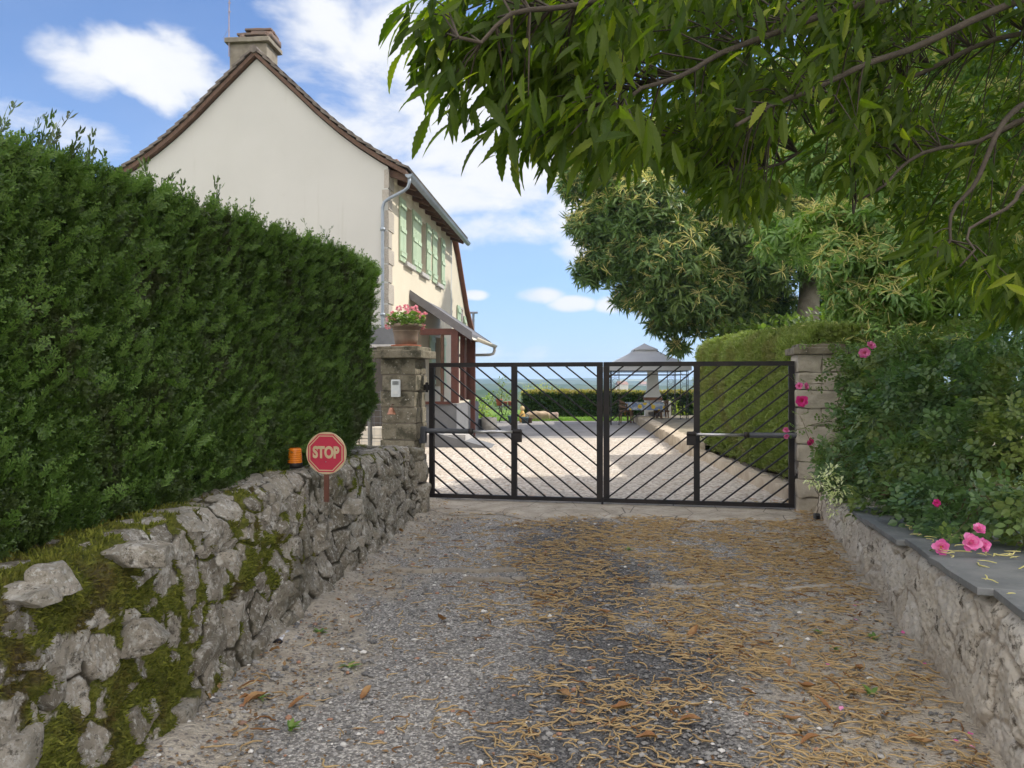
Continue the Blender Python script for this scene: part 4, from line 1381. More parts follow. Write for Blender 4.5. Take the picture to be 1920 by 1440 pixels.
for sx in (-1, 1):
    for sy in (-1, 1):
        p = MB()
        cx0, cy0 = sx * 1.3, sy * 1.3
        for (ax, ay) in ((0, 0), (-sx * .26, 0), (0, -sy * .26)): p.tube([(cx0 + ax, cy0 + ay, 0), (cx0 + ax, cy0 + ay, 1.9)], .014, 6)
        for k in range(7):
            z = .2 + k * .26
            an = np.linspace(0, 2 * math.pi, 12)
            p.tube(np.stack([cx0 - sx * (.13 + .09 * np.cos(an)), np.full(12, cy0), z + .09 * np.sin(an)], -1), .006, 4)
            p.tube([(cx0, cy0, z + .13), (cx0 - sx * .26, cy0, z + .13)], .006, 4)
        p.build('corner_post', M['iron'], gz)

bq = P(1232, 720, 28.6); bq[2] = .12
bb = thing('barbecue', 'white masonry garden barbecue with tall tapered chimney beside the gazebo table', 'barbecue', bq, -.1)
M['white_m'] = simple('white_masonry', (.80, .80, .79), (.72, .72, .71), 4, .85, .2)
MB().box((-.16, .05, 1.39), (.44, .42, .68), 0, .84).box((-.16, .05, 1.76), (.40, .38, .06)).build('chimney', M['white_m'], bb)
hm = MB(); hm.box((-.16, 0, .93), (.62, .56, .24), 0, .74); hm.build('hood', M['white_m'], bb)
MB().box((-.16, 0, .755), (.66, .60, .10)).build('hood_lip', simple('brick_lip', (.26, .14, .10), None, 8, .9), bb)
bs = MB(); bs.span((-.45, -.25, -.1), (-.33, .3, .70)); bs.span((.16, -.3, -.1), (.48, .3, .66)); bs.span((-.33, .2, -.1), (.16, .3, .70)); bs.span((-.33, -.25, .28), (.16, .2, .36))
bs.build('base', M['white_m'], bb)
tbp = P(1208, 720, 27.2); tbp[2] = .06
tb = thing('garden_table', 'wooden garden table under the gazebo', 'table', tbp)
MB().span((-.60, -.42, .66), (.60, .42, .70)).build('top', M['darkwood'], tb)
for sx in (-1, 1):
    for sy in (-1, 1): MB().span((sx * .53 - .03, sy * .36 - .03, 0), (sx * .53 + .03, sy * .36 + .03, .659)).build('leg', M['darkwood'], tb)
t = NT('sunflower_cloth')
vd = t.n('ShaderNodeTexVoronoi', {'Scale': 4.2, 'Vector': t.tc.outputs['Object'], 'Randomness': .8})
c = t.mix(t.mr(t.noise(8, 3), .4, .6), (.16, .22, .36), (.42, .47, .52))
c = t.mix(t.mr(vd.outputs['Distance'], .36, .28), c, (.60, .44, .05))
c = t.mix(t.mr(vd.outputs['Distance'], .14, .09), c, (.12, .07, .03))
mat_cloth = t.done(c, .8, .2)
gx, gy = np.meshgrid(np.linspace(-1, 1, 41), np.linspace(-1, 1, 31), indexing='ij')
xx = np.clip(gx * .82, -.615, .615); yy = np.clip(gy * .64, -.435, .435)
drop = np.maximum(np.abs(gx * .82) - .615, 0) + np.maximum(np.abs(gy * .64) - .435, 0)
fl = .03 * np.sin(gx * 14 + gy * 11) * (drop > 0)
cl = grid_mb(np.stack([xx * (1 + fl), yy * (1 + fl), .709 - drop * 1.25], -1) + tbp).build('tablecloth', mat_cloth, smooth=True)
tag(cl, 'blue tablecloth with yellow sunflowers draped over the gazebo table', 'tablecloth')
M['wicker'] = simple('wicker', (.16, .10, .06), (.10, .06, .04), 20, .8, .5, 60, .01)
for i, (px, dd, rz_, lab) in enumerate(((1174, 27.3, -.5 * math.pi, 'brown wicker armchair at the left end of the gazebo table'), (1240, 27.3, .5 * math.pi, 'brown wicker armchair at the right end of the gazebo table'))):
    p = P(px, 720, dd); p[2] = .04
    ch_ = thing('wicker_chair', lab, 'chair', p, rz_, 'wicker chairs round the gazebo table')
    if i == 0:
        MB().rock((0, 0, .42), (.50, .48, .07), 3, 8, .5, 0).build('seat', M['wicker'], ch_, True)
        bm = MB()
        for k in range(9):
            a = math.pi * (k / 8) + math.pi
            x, y = .25 * math.cos(a), .20 * math.sin(a) - .02
            bm.tube([(x, y, .42), (x * 1.06, y * 1.1, .66 + .14 * math.sin(math.pi * k / 8))], .018, 5)
        an = np.linspace(math.pi, 2 * math.pi, 14)
        bm.tube(np.stack([.27 * np.cos(an), .22 * np.sin(an) - .02, .66 + .14 * np.sin((an - math.pi))], -1), .028, 6)
        bm.tube(np.stack([.26 * np.cos(an), .21 * np.sin(an) - .02, .54 + .06 * np.sin((an - math.pi))], -1), .05, 6)
        bm.build('backrest', M['wicker'], ch_, True)
        for sx in (-1, 1):
            for sy in (-1, 1): MB().tube([(sx * .2, sy * .19, .42), (sx * .23, sy * .22, 0)], [.028, .02], 6).build('leg', M['wicker'], ch_)
        first_chair = ch_
    else:
        for c0 in list(first_chair.children):
            copy_tree(c0, ch_)

# ------------------------------------------------------------------ things beside the lawn
psp = P(952, 720, 28.2); psp[2] = .03
ps = thing('plant_stand', 'thin metal garden table carrying terracotta pots at the edge of the lawn', 'table', psp, .05)
MB().span((-.34, -.22, .57), (.34, .22, .60)).build('top', M['grey_plastic'], ps)
for sx in (-1, 1):
    MB().tube([(sx * .30, -.18, .57), (sx * .20, -.18, .28), (sx * .32, -.18, 0)], .013, 5).tube([(sx * .30, .18, .57), (sx * .2, .18, .28), (sx * .32, .18, 0)], .013, 5).build('leg', M['iron'], ps)
def simple_pot(name, label, cat, pos, r, h, mat_, group=None, plant=None, handle=False):
    o = thing(name, label, cat, pos, 0, group)
    MB().lathe([(0, 0), (r * .72, 0), (r * .93, h * .78), (r, h * .78), (r, h), (r * .9, h), (r * .86, h * .8), (0, h * .78)], (0, 0, 0), 20, False).build('body', mat_, o, True)
    if handle:
        an = np.linspace(0, math.pi, 12)
        MB().tube(np.stack([r * np.cos(an), an * 0, h + r * .8 * np.sin(an)], -1), .012, 5).build('handle', mat_, o)
    return o
for px, r, h, lab in ((936, .12, .24, 'largest terracotta pot, left of the three on the plant stand'), (947.5, .08, .15, 'middle terracotta pot of the three on the plant stand'), (956, .075, .16, 'right terracotta pot of the three, beside the gate post')):
    p = P(px, 720, 28.15); p[2] = .63
    simple_pot('terracotta_pot', lab, 'pot', p, r, h, M['terra_red'], 'terracotta pots on the plant stand')
M['blue_p'] = simple('blue_green_plastic', (.07, .12, .14), (.05, .09, .11), 6, .5)
for px, d, r, h, lab, mt_, hd in ((960, 27.8, .16, .26, 'dark blue planter beside the gate post in the garden', M['blue_p'], False), (984, 27.4, .14, .23, 'blue-green bucket with raised handle at the lawn edge', M['blue_p'], True), (993, 27.6, .11, .20, 'brown pot beside the blue-green bucket', simple('brown_pot', (.12, .08, .06), None, 5, .8), False)):
    p = P(px, 720, d); p[2] = .02
    simple_pot('garden_pot', lab, 'pot', p, r, h, mt_, None, None, hd)
fg = thing('garden_figure', 'small yellow garden figure with round head at the lawn edge', 'garden ornament', P(979.5, 795, 27.6) * np.array([1, 1, 0]) + np.array([0, .3, .03]))
M['yel'] = simple('yellow_paint', (.62, .40, .10), (.55, .33, .08), 6, .6)
MB().lathe([(0, 0), (.10, 0), (.12, .1), (.10, .30), (.05, .42), (0, .43)], (0, 0, 0), 16, False).build('body', M['yel'], fg, True)
MB().lathe([(0, .41), (.05, .42), (.085, .50), (.06, .58), (0, .60)], (0, 0, 0), 16, False).build('head', simple('pale_yellow', (.75, .58, .30), None, 6, .6), fg, True)
p = P(893, 720, 22.4); p[2] = .02
bx = thing('planter_box', 'black square planter box at the corner of the veranda', 'planter', p)
MB().box((0, 0, .18), (.36, .36, .36)).build('body', M['grey_plastic'], bx)
MB().box((0, 0, .375), (.40, .40, .03)).build('rim', M['grey_plastic'], bx)
p = P(917, 720, 22.0); p[2] = .02
st_ = thing('stone_trough', 'pale round stone tub beside the black planter box', 'planter', p)
MB().lathe([(0, 0), (.19, 0), (.215, .2), (.225, .44), (.19, .45), (.17, .36), (0, .35)], (0, 0, 0), 24, False).build('body', simple('pale_stone', (.46, .43, .38), (.34, .32, .28), 9, .9, .5), st_, True)
rk = thing('rock_mound', 'low sandy rock mound on the lawn in front of the far hedge', 'rock', P(1008, 790, 29.6) * np.array([1, 1, 0]) + np.array([0, 0, .04]))
mk_ = simple('sandy_rock', (.42, .33, .22), (.33, .25, .17), 5, .95, .6, 20, .03)
MB().rock((0, 0, .12), (.95, .6, .38), 9, 12, .9, .08, 3).build('mound', mk_, rk, True)
MB().rock((.62, .05, .14), (.36, .3, .30), 12, 10, .7, .05, 4).build('boulder', simple('pinkish_rock', (.45, .33, .29), None, 5, .9, .4), rk, True)
# far houses on the hill
for px, d, w, h, lab in ((1166, 640, 9, 7, 'tiny cream farmhouse on the distant hillside, seen left of the gazebo table'), (1208, 900, 12, 8, 'tiny pale building far off on the hillside behind the gazebo')):
    p = P(px, 733 if px < 1200 else 730, d)
    o = thing('far_house', lab, 'house', p, .3)
    MB().box((0, 0, h * .25), (w, w * .6, h)).build('wall', simple('far_wall', (.6, .55, .45), None, 3, .9), o)
    MB().prism([(-w * .55, -w * .36, h * .75), (w * .55, -w * .36, h * .75), (w * .5, 0, h * 1.15), (-w * .5, 0, h * 1.15)], (0, 0, 0), (0, .1, 0)).prism([(-w * .55, w * .36, h * .75), (-w * .5, 0, h * 1.15), (w * .5, 0, h * 1.15), (w * .55, w * .36, h * .75)], (0, 0, 0), (0, .1, 0)).build('roof', simple('far_roof', (.3, .18, .13), None, 3, .9), o)

# ------------------------------------------------------------------ clipped conifer hedges
def frond_tpl(n=6, spread=.62, l0=.34, seed=0, w=.045):
    """flat spray of a conifer along +Y, length 1, as narrow leaf-like blades"""
    r = np.random.default_rng(seed)
    V, Q = [], []
    def blade(p, d, l, ww):
        k = len(V)
        s = np.array([-d[1], d[0], 0])
        up = np.array([0, 0, r.uniform(-.05, .05)])
        V.extend([p - s * ww * .4, p + d * l * .5 - s * ww + up, p + d * l + up * 1.5, p + d * l * .5 + s * ww + up])
        Q.append([k, k + 1, k + 2, k + 3])
    blade(np.array([0, 0, 0.]), np.array([0, 1., 0]), 1.0, w * .8)
    for i in range(n):
        t = .06 + .82 * i / (n - 1)
        for sd in (-1, 1):
            a = spread + r.uniform(-.15, .15)
            l = l0 * (1.05 - .62 * t) * r.uniform(.75, 1.2)
            d = np.array([sd * math.sin(a), math.cos(a), 0])
            p = np.array([0, t + r.uniform(-.03, .03), -.10 * t * t])
            blade(p, d, l, w)
            if l > .19:
                for tt in (.45, .75):
                    for s2 in (-1, 1):
                        a2 = a * sd + s2 * .55
                        blade(p + d * l * tt, np.array([math.sin(a2), math.cos(a2), 0]), l * .42, w * .75)
    V = np.array(V)
    V[:, 2] -= .16 * V[:, 1] ** 2
    return V, np.array(Q)


FR = [frond_tpl(seed=s) for s in range(3)]
FR_S = [frond_tpl(n=4, seed=s + 9, w=.07) for s in range(2)]


def hedge(name, label, pos, nrm, size, mat_, core_mat, core, tpls, origin, upw=.75, jit=.42, shoots=None):
    """pos/nrm: sample points and outward normals on the clipped surface"""
    o = thing(name, label, 'hedge', origin)
    m = MB()
    N = len(pos)
    dv = unit(nrm * RNG.uniform(.35, 1.0, N)[:, None] + np.array([0, 0, 1.0]) * RNG.uniform(.25, 1.0, N)[:, None] * upw + RNG.normal(0, jit, (N, 3)))
    R = frames(dv, up=unit(nrm + RNG.normal(0, .5, (N, 3)))) * (size * RNG.uniform(.65, 1.25, N))[:, None, None]
    pp = pos - nrm * (.55 * size * RNG.uniform(.4, 1.0, N))[:, None] - np.array(origin)
    for k, (TV, TQ) in enumerate(tpls):
        s = slice(k, N, len(tpls))
        m.scatter(TV, TQ, R[s], pp[s])
    if shoots is not None:
        sp, sdir, sl = shoots
        RR = frames(sdir, up=RNG.normal(0, 1, sdir.shape)) * sl[:, None, None]
        nar = np.array([.45, 1, 1])
        m.scatter(tpls[0][0] * nar, tpls[0][1], RR, sp - np.array(origin))
    m.build('foliage', mat_, o)
    core.V = [v - np.array(origin) for v in core.V]
    core.build('shade_core', core_mat, o, True)
    return o


M['core'] = simple('dark_core_fill', (.028, .030, .014), (.045, .032, .018), 9, .95)  # solid dark core: the hedges' inner shade put into the colour
M['thuja'] = leafy('dark_conifer', (.030, .066, .013), (.085, .148, .026), (.05, .062, .023), trans=.2, rough=.42, scale=2.2, spec=.4)
H0 = np.array([-1.75, 4.8, 0])
def hl_x(d, z):                          # lateral position of the hedge face
    return -1.785 + .097 * (d - 2.63) + .05 * np.sin(z * 3.1) - .05 * (z - .8) * (z > 1.6)
def hl_top(d):
    return np.interp(d, [0, 2.7, 3.4, 4.3, 5.3, 6.3, 7.6], [2.22, 2.26, 2.32, 2.37, 2.45, 2.52, 2.54])
nL = unit(np.array([1, -.093, .04]))
pts, nms = [], []
N = 52000
d = .9 + 6.75 * RNG.uniform(0, 1, N) ** .95
z = .82 + RNG.uniform(0, 1, N) * (hl_top(d) - .84)
lump = .035 * fbm(np.stack([d * 1.8, z * 1.2, z * 0], -1), 3, 61) + .045 * fbm(np.stack([d * 9, z * 1.6, z * 0], -1), 2, 65)
z = np.where(d > 7.75 - 1.3 * np.clip((1.30 - z) / .42, 0, 1), np.maximum(z, 1.30 - .42 * np.clip((7.75 - d) / 1.3, 0, 1)), z)
endr = np.sqrt(np.maximum(1 - np.minimum(1, ((d - 7.25) / .5) ** 2) * (d > 7.25), .0)) - 1
p = np.stack([hl_x(d, z) + lump + endr * .2, d, z], -1)
n = np.tile(nL, (N, 1)); n[:, 1] += .9 * np.clip((d - 7.1) / .5, 0, 1)
gap = fbm(np.stack([d * 9, z * 4.5, z * 0], -1), 3, 68)
sel = (gap > -.42) | (RNG.uniform(0, 1, N) < .3)
p, n = p[sel], n[sel]
pts.append(p); nms.append(unit(n))
N = 15000                                 # top
d = 1.0 + 6.6 * RNG.uniform(0, 1, N); b = RNG.uniform(0, 1, N) ** 1.6 * .9
p = np.stack([hl_x(d, hl_top(d)) - b, d, hl_top(d) - .03 + .07 * fbm(np.stack([d * 2.2, b * 2, b * 0], -1), 3, 62) - .10 * np.exp(-b / .05)], -1)
pts.append(p); nms.append(np.tile(unit(np.array([.15, 0, 1.0])), (N, 1)))
N = 5000                                  # far end
z = 1.28 + RNG.uniform(0, 1, N) * 1.22; b = RNG.uniform(0, 1, N)
p = np.stack([hl_x(7.7, z) - .12 - b * .8, 7.72 + .06 * fbm(np.stack([b * 3, z * 2, z * 0], -1), 2, 3), z], -1)
pts.append(p); nms.append(np.tile(np.array([.25, .97, 0]), (N, 1)))
N = 170
d = 1.6 + 5.6 * RNG.uniform(0, 1, N) ** 1.5
sp = np.stack([hl_x(d, hl_top(d)) - RNG.uniform(.0, .5, N), d, hl_top(d) - .05], -1)
sd = unit(np.array([0, 0, 1.0]) + RNG.normal(0, .16, (N, 3)))
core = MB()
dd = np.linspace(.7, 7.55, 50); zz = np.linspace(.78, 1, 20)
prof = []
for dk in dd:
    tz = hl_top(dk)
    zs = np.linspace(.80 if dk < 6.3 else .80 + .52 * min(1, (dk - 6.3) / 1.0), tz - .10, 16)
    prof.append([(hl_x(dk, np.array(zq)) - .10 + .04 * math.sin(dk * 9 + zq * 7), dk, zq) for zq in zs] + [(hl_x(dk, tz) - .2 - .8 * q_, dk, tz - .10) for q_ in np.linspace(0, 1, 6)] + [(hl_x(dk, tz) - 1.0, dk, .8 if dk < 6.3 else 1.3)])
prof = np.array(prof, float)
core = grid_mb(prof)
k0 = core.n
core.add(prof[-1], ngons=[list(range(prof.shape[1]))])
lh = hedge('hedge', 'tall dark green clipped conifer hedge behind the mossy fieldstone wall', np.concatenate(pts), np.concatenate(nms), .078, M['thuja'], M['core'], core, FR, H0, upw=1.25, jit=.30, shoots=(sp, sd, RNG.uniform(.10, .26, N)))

M['newtip'] = leafy('fresh_conifer_tip', (.075, .15, .028), (.145, .235, .05), trans=.25, rough=.45)
N = 3600
d = .9 + 6.6 * RNG.uniform(0, 1, N); z = .9 + (1 - RNG.uniform(0, 1, N) ** 1.5) * (hl_top(d) - .90)
p = np.stack([hl_x(d, z) + .035 * fbm(np.stack([d * 1.8, z * 1.2, z * 0], -1), 3, 61) + .02, d, z], -1) - H0
dv = unit(nL * .7 + np.array([0, 0, .8]) + RNG.normal(0, .3, (N, 3)))
R = frames(dv, up=unit(nL + RNG.normal(0, .4, (N, 3)))) * RNG.uniform(.05, .11, N)[:, None, None]
sel = ~((d > 6.3) & (z < 1.32))
MB().scatter(*FR[1], R[sel], p[sel]).build('new_growth', M['newtip'], lh)

# right hedge: lower, lighter, behind the pale pillar
M['thuja2'] = leafy('bright_conifer', (.16, .225, .055), (.27, .315, .095), (.21, .215, .08), trans=.3, rough=.5, scale=1.1, spec=.35)
H1 = np.array([3.9, 12, 0])
def hr_x(d, z): return 3.60 + .02 * (d - 9.3) + .26 * np.clip((1.0 - z) / .8, 0, 1) ** 1.5 + .03 * np.sin(d * 2.4)
def hr_top(d): return np.interp(d, [9.2, 11, 13, 15.5], [2.09, 2.16, 2.22, 2.20])
pts, nms = [], []
N = 26000
d = 9.35 + 6.2 * RNG.uniform(0, 1, N) ** 1.1; z = .12 + RNG.uniform(0, 1, N) * (hr_top(d) - .14)
rd = np.clip((z - hr_top(d) + .25) / .25, 0, 1) ** 2 * .2
lump = .05 * fbm(np.stack([d * 1.6, z * 1.6, z * 0], -1), 3, 71)
p = np.stack([hr_x(d, z) - lump + rd, d, z], -1); n = np.tile([-1.0, 0, .05], (N, 1)); n[:, 2] += rd * 4
pts.append(p); nms.append(unit(n))
N = 13000
d = 9.3 + 6.3 * RNG.uniform(0, 1, N); b = RNG.uniform(0, 1, N) ** 1.3 * 1.3
p = np.stack([hr_x(d, hr_top(d)) + .15 + b, d, hr_top(d) + .05 * fbm(np.stack([d * 2, b * 2, b * 0], -1), 2, 72)], -1)
pts.append(p); nms.append(np.tile([-.1, -.05, 1.0], (N, 1)))
N = 5000
b = RNG.uniform(0, 1, N) * 1.5; z = .1 + RNG.uniform(0, 1, N) * 1.98
p = np.stack([3.62 + b, 9.30 + .04 * fbm(np.stack([b * 3, z * 3, b * 0], -1), 2, 73) + np.clip((1.7 - z) / 1.7, 0, 1) * .22, z], -1)
pts.append(p); nms.append(np.tile([0, -1.0, .05], (N, 1)))
N = 2500
b = RNG.uniform(0, 1, N) * 1.4; z = .1 + RNG.uniform(0, 1, N) * 2.05
p = np.stack([3.72 + b, np.full(N, 15.55), z], -1)
pts.append(p); nms.append(np.tile([0, 1.0, .05], (N, 1)))
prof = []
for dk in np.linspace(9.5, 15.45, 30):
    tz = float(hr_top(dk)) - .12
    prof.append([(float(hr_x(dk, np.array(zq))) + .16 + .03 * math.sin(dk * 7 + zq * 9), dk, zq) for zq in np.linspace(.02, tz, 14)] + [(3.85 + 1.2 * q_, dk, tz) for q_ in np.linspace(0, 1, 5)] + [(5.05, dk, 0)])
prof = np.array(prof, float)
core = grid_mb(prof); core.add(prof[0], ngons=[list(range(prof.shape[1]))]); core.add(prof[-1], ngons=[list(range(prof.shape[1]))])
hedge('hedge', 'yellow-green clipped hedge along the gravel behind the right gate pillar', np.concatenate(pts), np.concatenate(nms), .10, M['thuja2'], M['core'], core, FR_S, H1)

# far leafy hedge beyond the lawn
def oval_tpl(w=.55, fold=.15):
    V = np.array([[0, 0, 0], [-w * .42, .25, fold * .3], [-w * .5, .55, fold * .4], [0, 1, -.05], [w * .5, .55, fold * .4], [w * .42, .25, fold * .3], [0, .5, 0]])
    T = np.array([[6, 0, 1], [6, 1, 2], [6, 2, 3], [6, 3, 4], [6, 4, 5], [6, 5, 0]])
    return V, T
OV, OT = oval_tpl()
M['laurel'] = leafy('broadleaf_hedge', (.045, .095, .028), (.10, .175, .055), (.07, .12, .04), trans=.2, rough=.4, scale=2)
M['tanleaf'] = leafy('tan_young_leaf', (.36, .27, .13), (.30, .28, .11), trans=.3)
fh = thing('hedge', 'low dark leafy hedge with tan young shoots across the end of the lawn', 'hedge', (3.5, 32, 0))
N = 13000
x = RNG.uniform(-3.1, 5.2, N); z = RNG.uniform(0, 1, N) * 1.06
p = np.stack([x, -.45 + .06 * fbm(np.stack([x * 2, z * 2, z * 0], -1), 2, 5), z + .02], -1)
R = frames(unit(RNG.normal(0, .7, (N, 3)) + np.array([0, -.6, -.1]))) * RNG.uniform(.07, .13, N)[:, None, None]
MB().scatter(OV, None, R, p, OT).build('foliage', M['laurel'], fh)
N = 5000
x = RNG.uniform(-3.1, 5.2, N); b = RNG.uniform(-.5, .5, N)
p = np.stack([x, b, 1.04 + .05 * fbm(np.stack([x * 3, b, b * 0], -1), 2, 6) + RNG.uniform(-.08, .08, N)], -1)
R = frames(unit(RNG.normal(0, .5, (N, 3)) + np.array([0, -.2, .8]))) * RNG.uniform(.07, .14, N)[:, None, None]
MB().scatter(OV, None, R, p, OT).build('young_shoots', M['tanleaf'], fh)
MB().span((-3.05, -.36, 0), (5.15, .45, 1.0)).build('shade_core', M['core'], fh)


# ------------------------------------------------------------------ trees
def leaf_cluster(k, L, nseg, w, droop, tilt, seed, serr=0.0, spread=1.0):
    """rosette of k leaves round +Z (shoot tip), each drooping"""
    r = np.random.default_rng(seed)
    m = MB()
    for i in range(k):
        a = 2 * math.pi * (i / k) * 1.618 * 2 + r.uniform(-.3, .3)
        el = tilt + r.uniform(-.35, .35)
        LV, LQ = leaf_tpl(nseg, w, droop * r.uniform(.6, 1.4), .15, serr)
        d = np.array([[math.cos(a) * math.cos(el), math.sin(a) * math.cos(el), math.sin(el)]])
        R = frames(d)[0] * (L * r.uniform(.7, 1.15))
        m.add(LV @ R.T + np.array([0, 0, -.10 * L * i / k * 3]) + .06 * L * d[0], LQ)
    return np.concatenate(m.V), np.concatenate(m.Q)


def catkin_cluster(k, L, seed, w=.035, up=.5):
    r = np.random.default_rng(seed)
    m = MB()
    for i in range(k):
        a = r.uniform(0, 6.28)
        d = unit(np.array([math.cos(a), math.sin(a), r.uniform(.1, 1.0) * up * 2]))
        l = L * r.uniform(.7, 1.2)
        s = unit(np.cross(d, [0, 0, 1.0]))
        q = [d * l * t + np.array([0, 0, -.35 * l * t * t]) for t in (0, .35, .7, 1)]
        for ax in (s, np.cross(s, d)):
            V = []
            for j, pt in enumerate(q):
                ww = w * l * (1 if j in (1, 2) else .6)
                V += [pt - ax * ww, pt + ax * ww]
            m.add(np.array(V), [[0, 1, 3, 2], [2, 3, 5, 4], [4, 5, 7, 6]])
    return np.concatenate(m.V), np.concatenate(m.Q)


def lobes_points(lobes, per_m2, rng, shell=.55):
    """points through a set of ellipsoid lobes (center, radii), denser toward their outside"""
    P_, N_ = [], []
    for c, rad in lobes:
        rad = np.array(rad)
        area = 4 * math.pi * ((rad[0] * rad[1]) ** 1.6 / 3 + (rad[0] * rad[2]) ** 1.6 / 3 + (rad[1] * rad[2]) ** 1.6 / 3) ** (1 / 1.6)
        n = int(area * per_m2)
        u = unit(rng.normal(0, 1, (n, 3)))
        rr = shell + (1 - shell) * rng.uniform(0, 1, n) ** .6
        rr *= 1 + .28 * fbm(u * 2.2 + c[0] * 3, 3, 3)
        P_.append(np.array(c) + u * rad * rr[:, None]); N_.append(u)
    return np.concatenate(P_), np.concatenate(N_)


def px_lobe(px, py, rx, ry, d, dr=None):
    return P(px, py, d), (rx / F_PX * d, (dr or (rx + ry) / 2) / F_PX * d, ry / F_PX * d)


mat_bark = simple('grey_bark', (.13, .115, .09), (.21, .19, .155), 3, .95, .8, 18, .03)
mat_bark_d = simple('dark_bark', (.045, .036, .026), (.075, .06, .045), 4, .95, .8, 18, .02)


def limb(m, pts, r0, r1, n=8, wob=.04, seed=0):
    pts = np.asarray(pts, float)
    t = np.linspace(0, 1, len(pts)); tt = np.linspace(0, 1, max(6, len(pts) * 4))
    q = np.stack([np.interp(tt, t, pts[:, k]) for k in range(3)], -1)
    for _ in range(3): q[1:-1] = (q[:-2] + 2 * q[1:-1] + q[2:]) / 4
    q[1:-1] += wob * np.stack([vnoise(np.stack([tt * 7 + seed, tt * 0 + k, tt * 0], -1), k)[1:-1] for k in range(3)], -1)
    m.tube(q, r0 + (r1 - r0) * tt ** .8, n, True)
    return q


def tree(label, base, lobes, per_m2, cl_tpls, cat_tpls, leafm, catm, trunks, limbs, barkm, size, droop=(.5, -.2), catfrac=.5, shell=.5, seed=1, cat=None, catsel=None):
    o = thing('chestnut_tree', label, 'tree', base)
    rng = np.random.default_rng(seed)
    b = np.array(base)
    for (pts, r0, r1) in trunks:
        m = MB(); limb(m, np.array(pts) - b, r0, r1, 12, .05, seed)
        m.build('trunk', barkm, o, True)
    m = MB()
    for (pts, r0, r1) in limbs: limb(m, np.array(pts) - b, r0, r1, 7, .06, seed + 3)
    if limbs: m.build('limbs', barkm, o, True)
    pos, nn = lobes_points(lobes, per_m2, rng, shell)
    pos = pos - b
    ax = unit(nn * droop[0] + np.array([0, 0, 1.0]) * (1 + droop[1]) * .6 + rng.normal(0, .4, pos.shape))
    n = len(pos)
    # frames() puts d on the y column; clusters are built round +Z
    Rf = frames(ax, up=rng.normal(0, 1, pos.shape))
    R = np.stack([Rf[:, :, 0], Rf[:, :, 2], Rf[:, :, 1]], -1)
    R = R * (size * rng.uniform(.7, 1.25, n))[:, None, None]
    m = MB()
    for k, (TV, TQ) in enumerate(cl_tpls): m.scatter(TV, TQ, R[k::len(cl_tpls)], pos[k::len(cl_tpls)])
    m.build('crown', leafm, o)
    if cat_tpls:
        sel = rng.uniform(0, 1, n) < catfrac * np.clip(.35 + nn[:, 2] * .5 + .6 * fbm(pos * .8, 2, 4), 0.02, 1)
        if catsel is not None: sel &= catsel(pos + b)
        m = MB()
        for k, (TV, TQ) in enumerate(cat_tpls):
            ii = np.where(sel)[0][k::len(cat_tpls)]
            m.scatter(TV, TQ, R[ii], pos[ii])
        m.build('catkins', catm, o)
    return o


M['ch_far'] = leafy('chestnut_leaf_far', (.070, .135, .042), (.155, .235, .075), (.12, .17, .05), trans=.32, rough=.45, scale=.5)
M['ch_mid'] = leafy('chestnut_leaf', (.125, .23, .08), (.25, .36, .125), (.20, .30, .07), trans=.4, rough=.42, scale=.8)
M['catkin'] = leafy('cream_catkin', (.55, .51, .22), (.68, .60, .30), trans=.25, rough=.8)
CL_FAR = [leaf_cluster(13, 1.0, 2, .17, .40, .15, s) for s in range(3)]
CL_MID = [leaf_cluster(12, 1.0, 4, .21, .50, .10, s + 20, .0) for s in range(4)]
CK_FAR = [catkin_cluster(8, .85, s, .032) for s in range(3)]
CK_MID = [catkin_cluster(8, 1.0, s + 5, .026, .6) for s in range(4)]

# far pair of chestnuts beyond the hedge
LA = [px_lobe(*a) for a in ((1105, 340, 66, 50, 24.5), (1165, 330, 80, 60, 24), (1140, 420, 78, 52, 24), (1215, 400, 90, 80, 23.2), (1110, 505, 40, 28, 24.2), (1170, 490, 70, 42, 23.8), (1250, 480, 85, 70, 23), (1195, 555, 48, 26, 24.2), (1275, 560, 90, 44, 23.6), (1330, 600, 60, 30, 24.5), (1255, 612, 44, 16, 24.6), (1270, 650, 22, 9, 24.6), (1340, 420, 110, 80, 24.5), (1300, 280, 120, 80, 25), (1390, 500, 80, 60, 24.3), (1400, 590, 60, 40, 25), (1340, 540, 70, 50, 24))]
tA = P(1432, 740, 25.5); tA[2] = 0
def up_to(base, px, py, d): return P(px, py, d)
tree('big spreading chestnut with ivy-dark trunk, its crown reaching left over the gazebo', tA, LA, 26, CL_FAR, CK_FAR, M['ch_far'], M['catkin'],
     [([tA, P(1432, 600, 25.5), P(1445, 480, 25.5), P(1440, 380, 25.5)], .52, .30)],
     [([P(1440, 520, 25.5), P(1340, 470, 25), P(1240, 430, 24.5), P(1150, 400, 24.3)], .16, .04), ([P(1436, 560, 25.5), P(1340, 555, 25), P(1260, 565, 24.5)], .12, .03), ([P(1440, 450, 25.5), P(1350, 370, 25), P(1240, 330, 24.5)], .14, .03), ([P(1440, 480, 25.5), P(1300, 490, 24.8), P(1190, 500, 24.2)], .10, .03)],
     mat_bark_d, .36, catfrac=.95, seed=11, shell=.45)
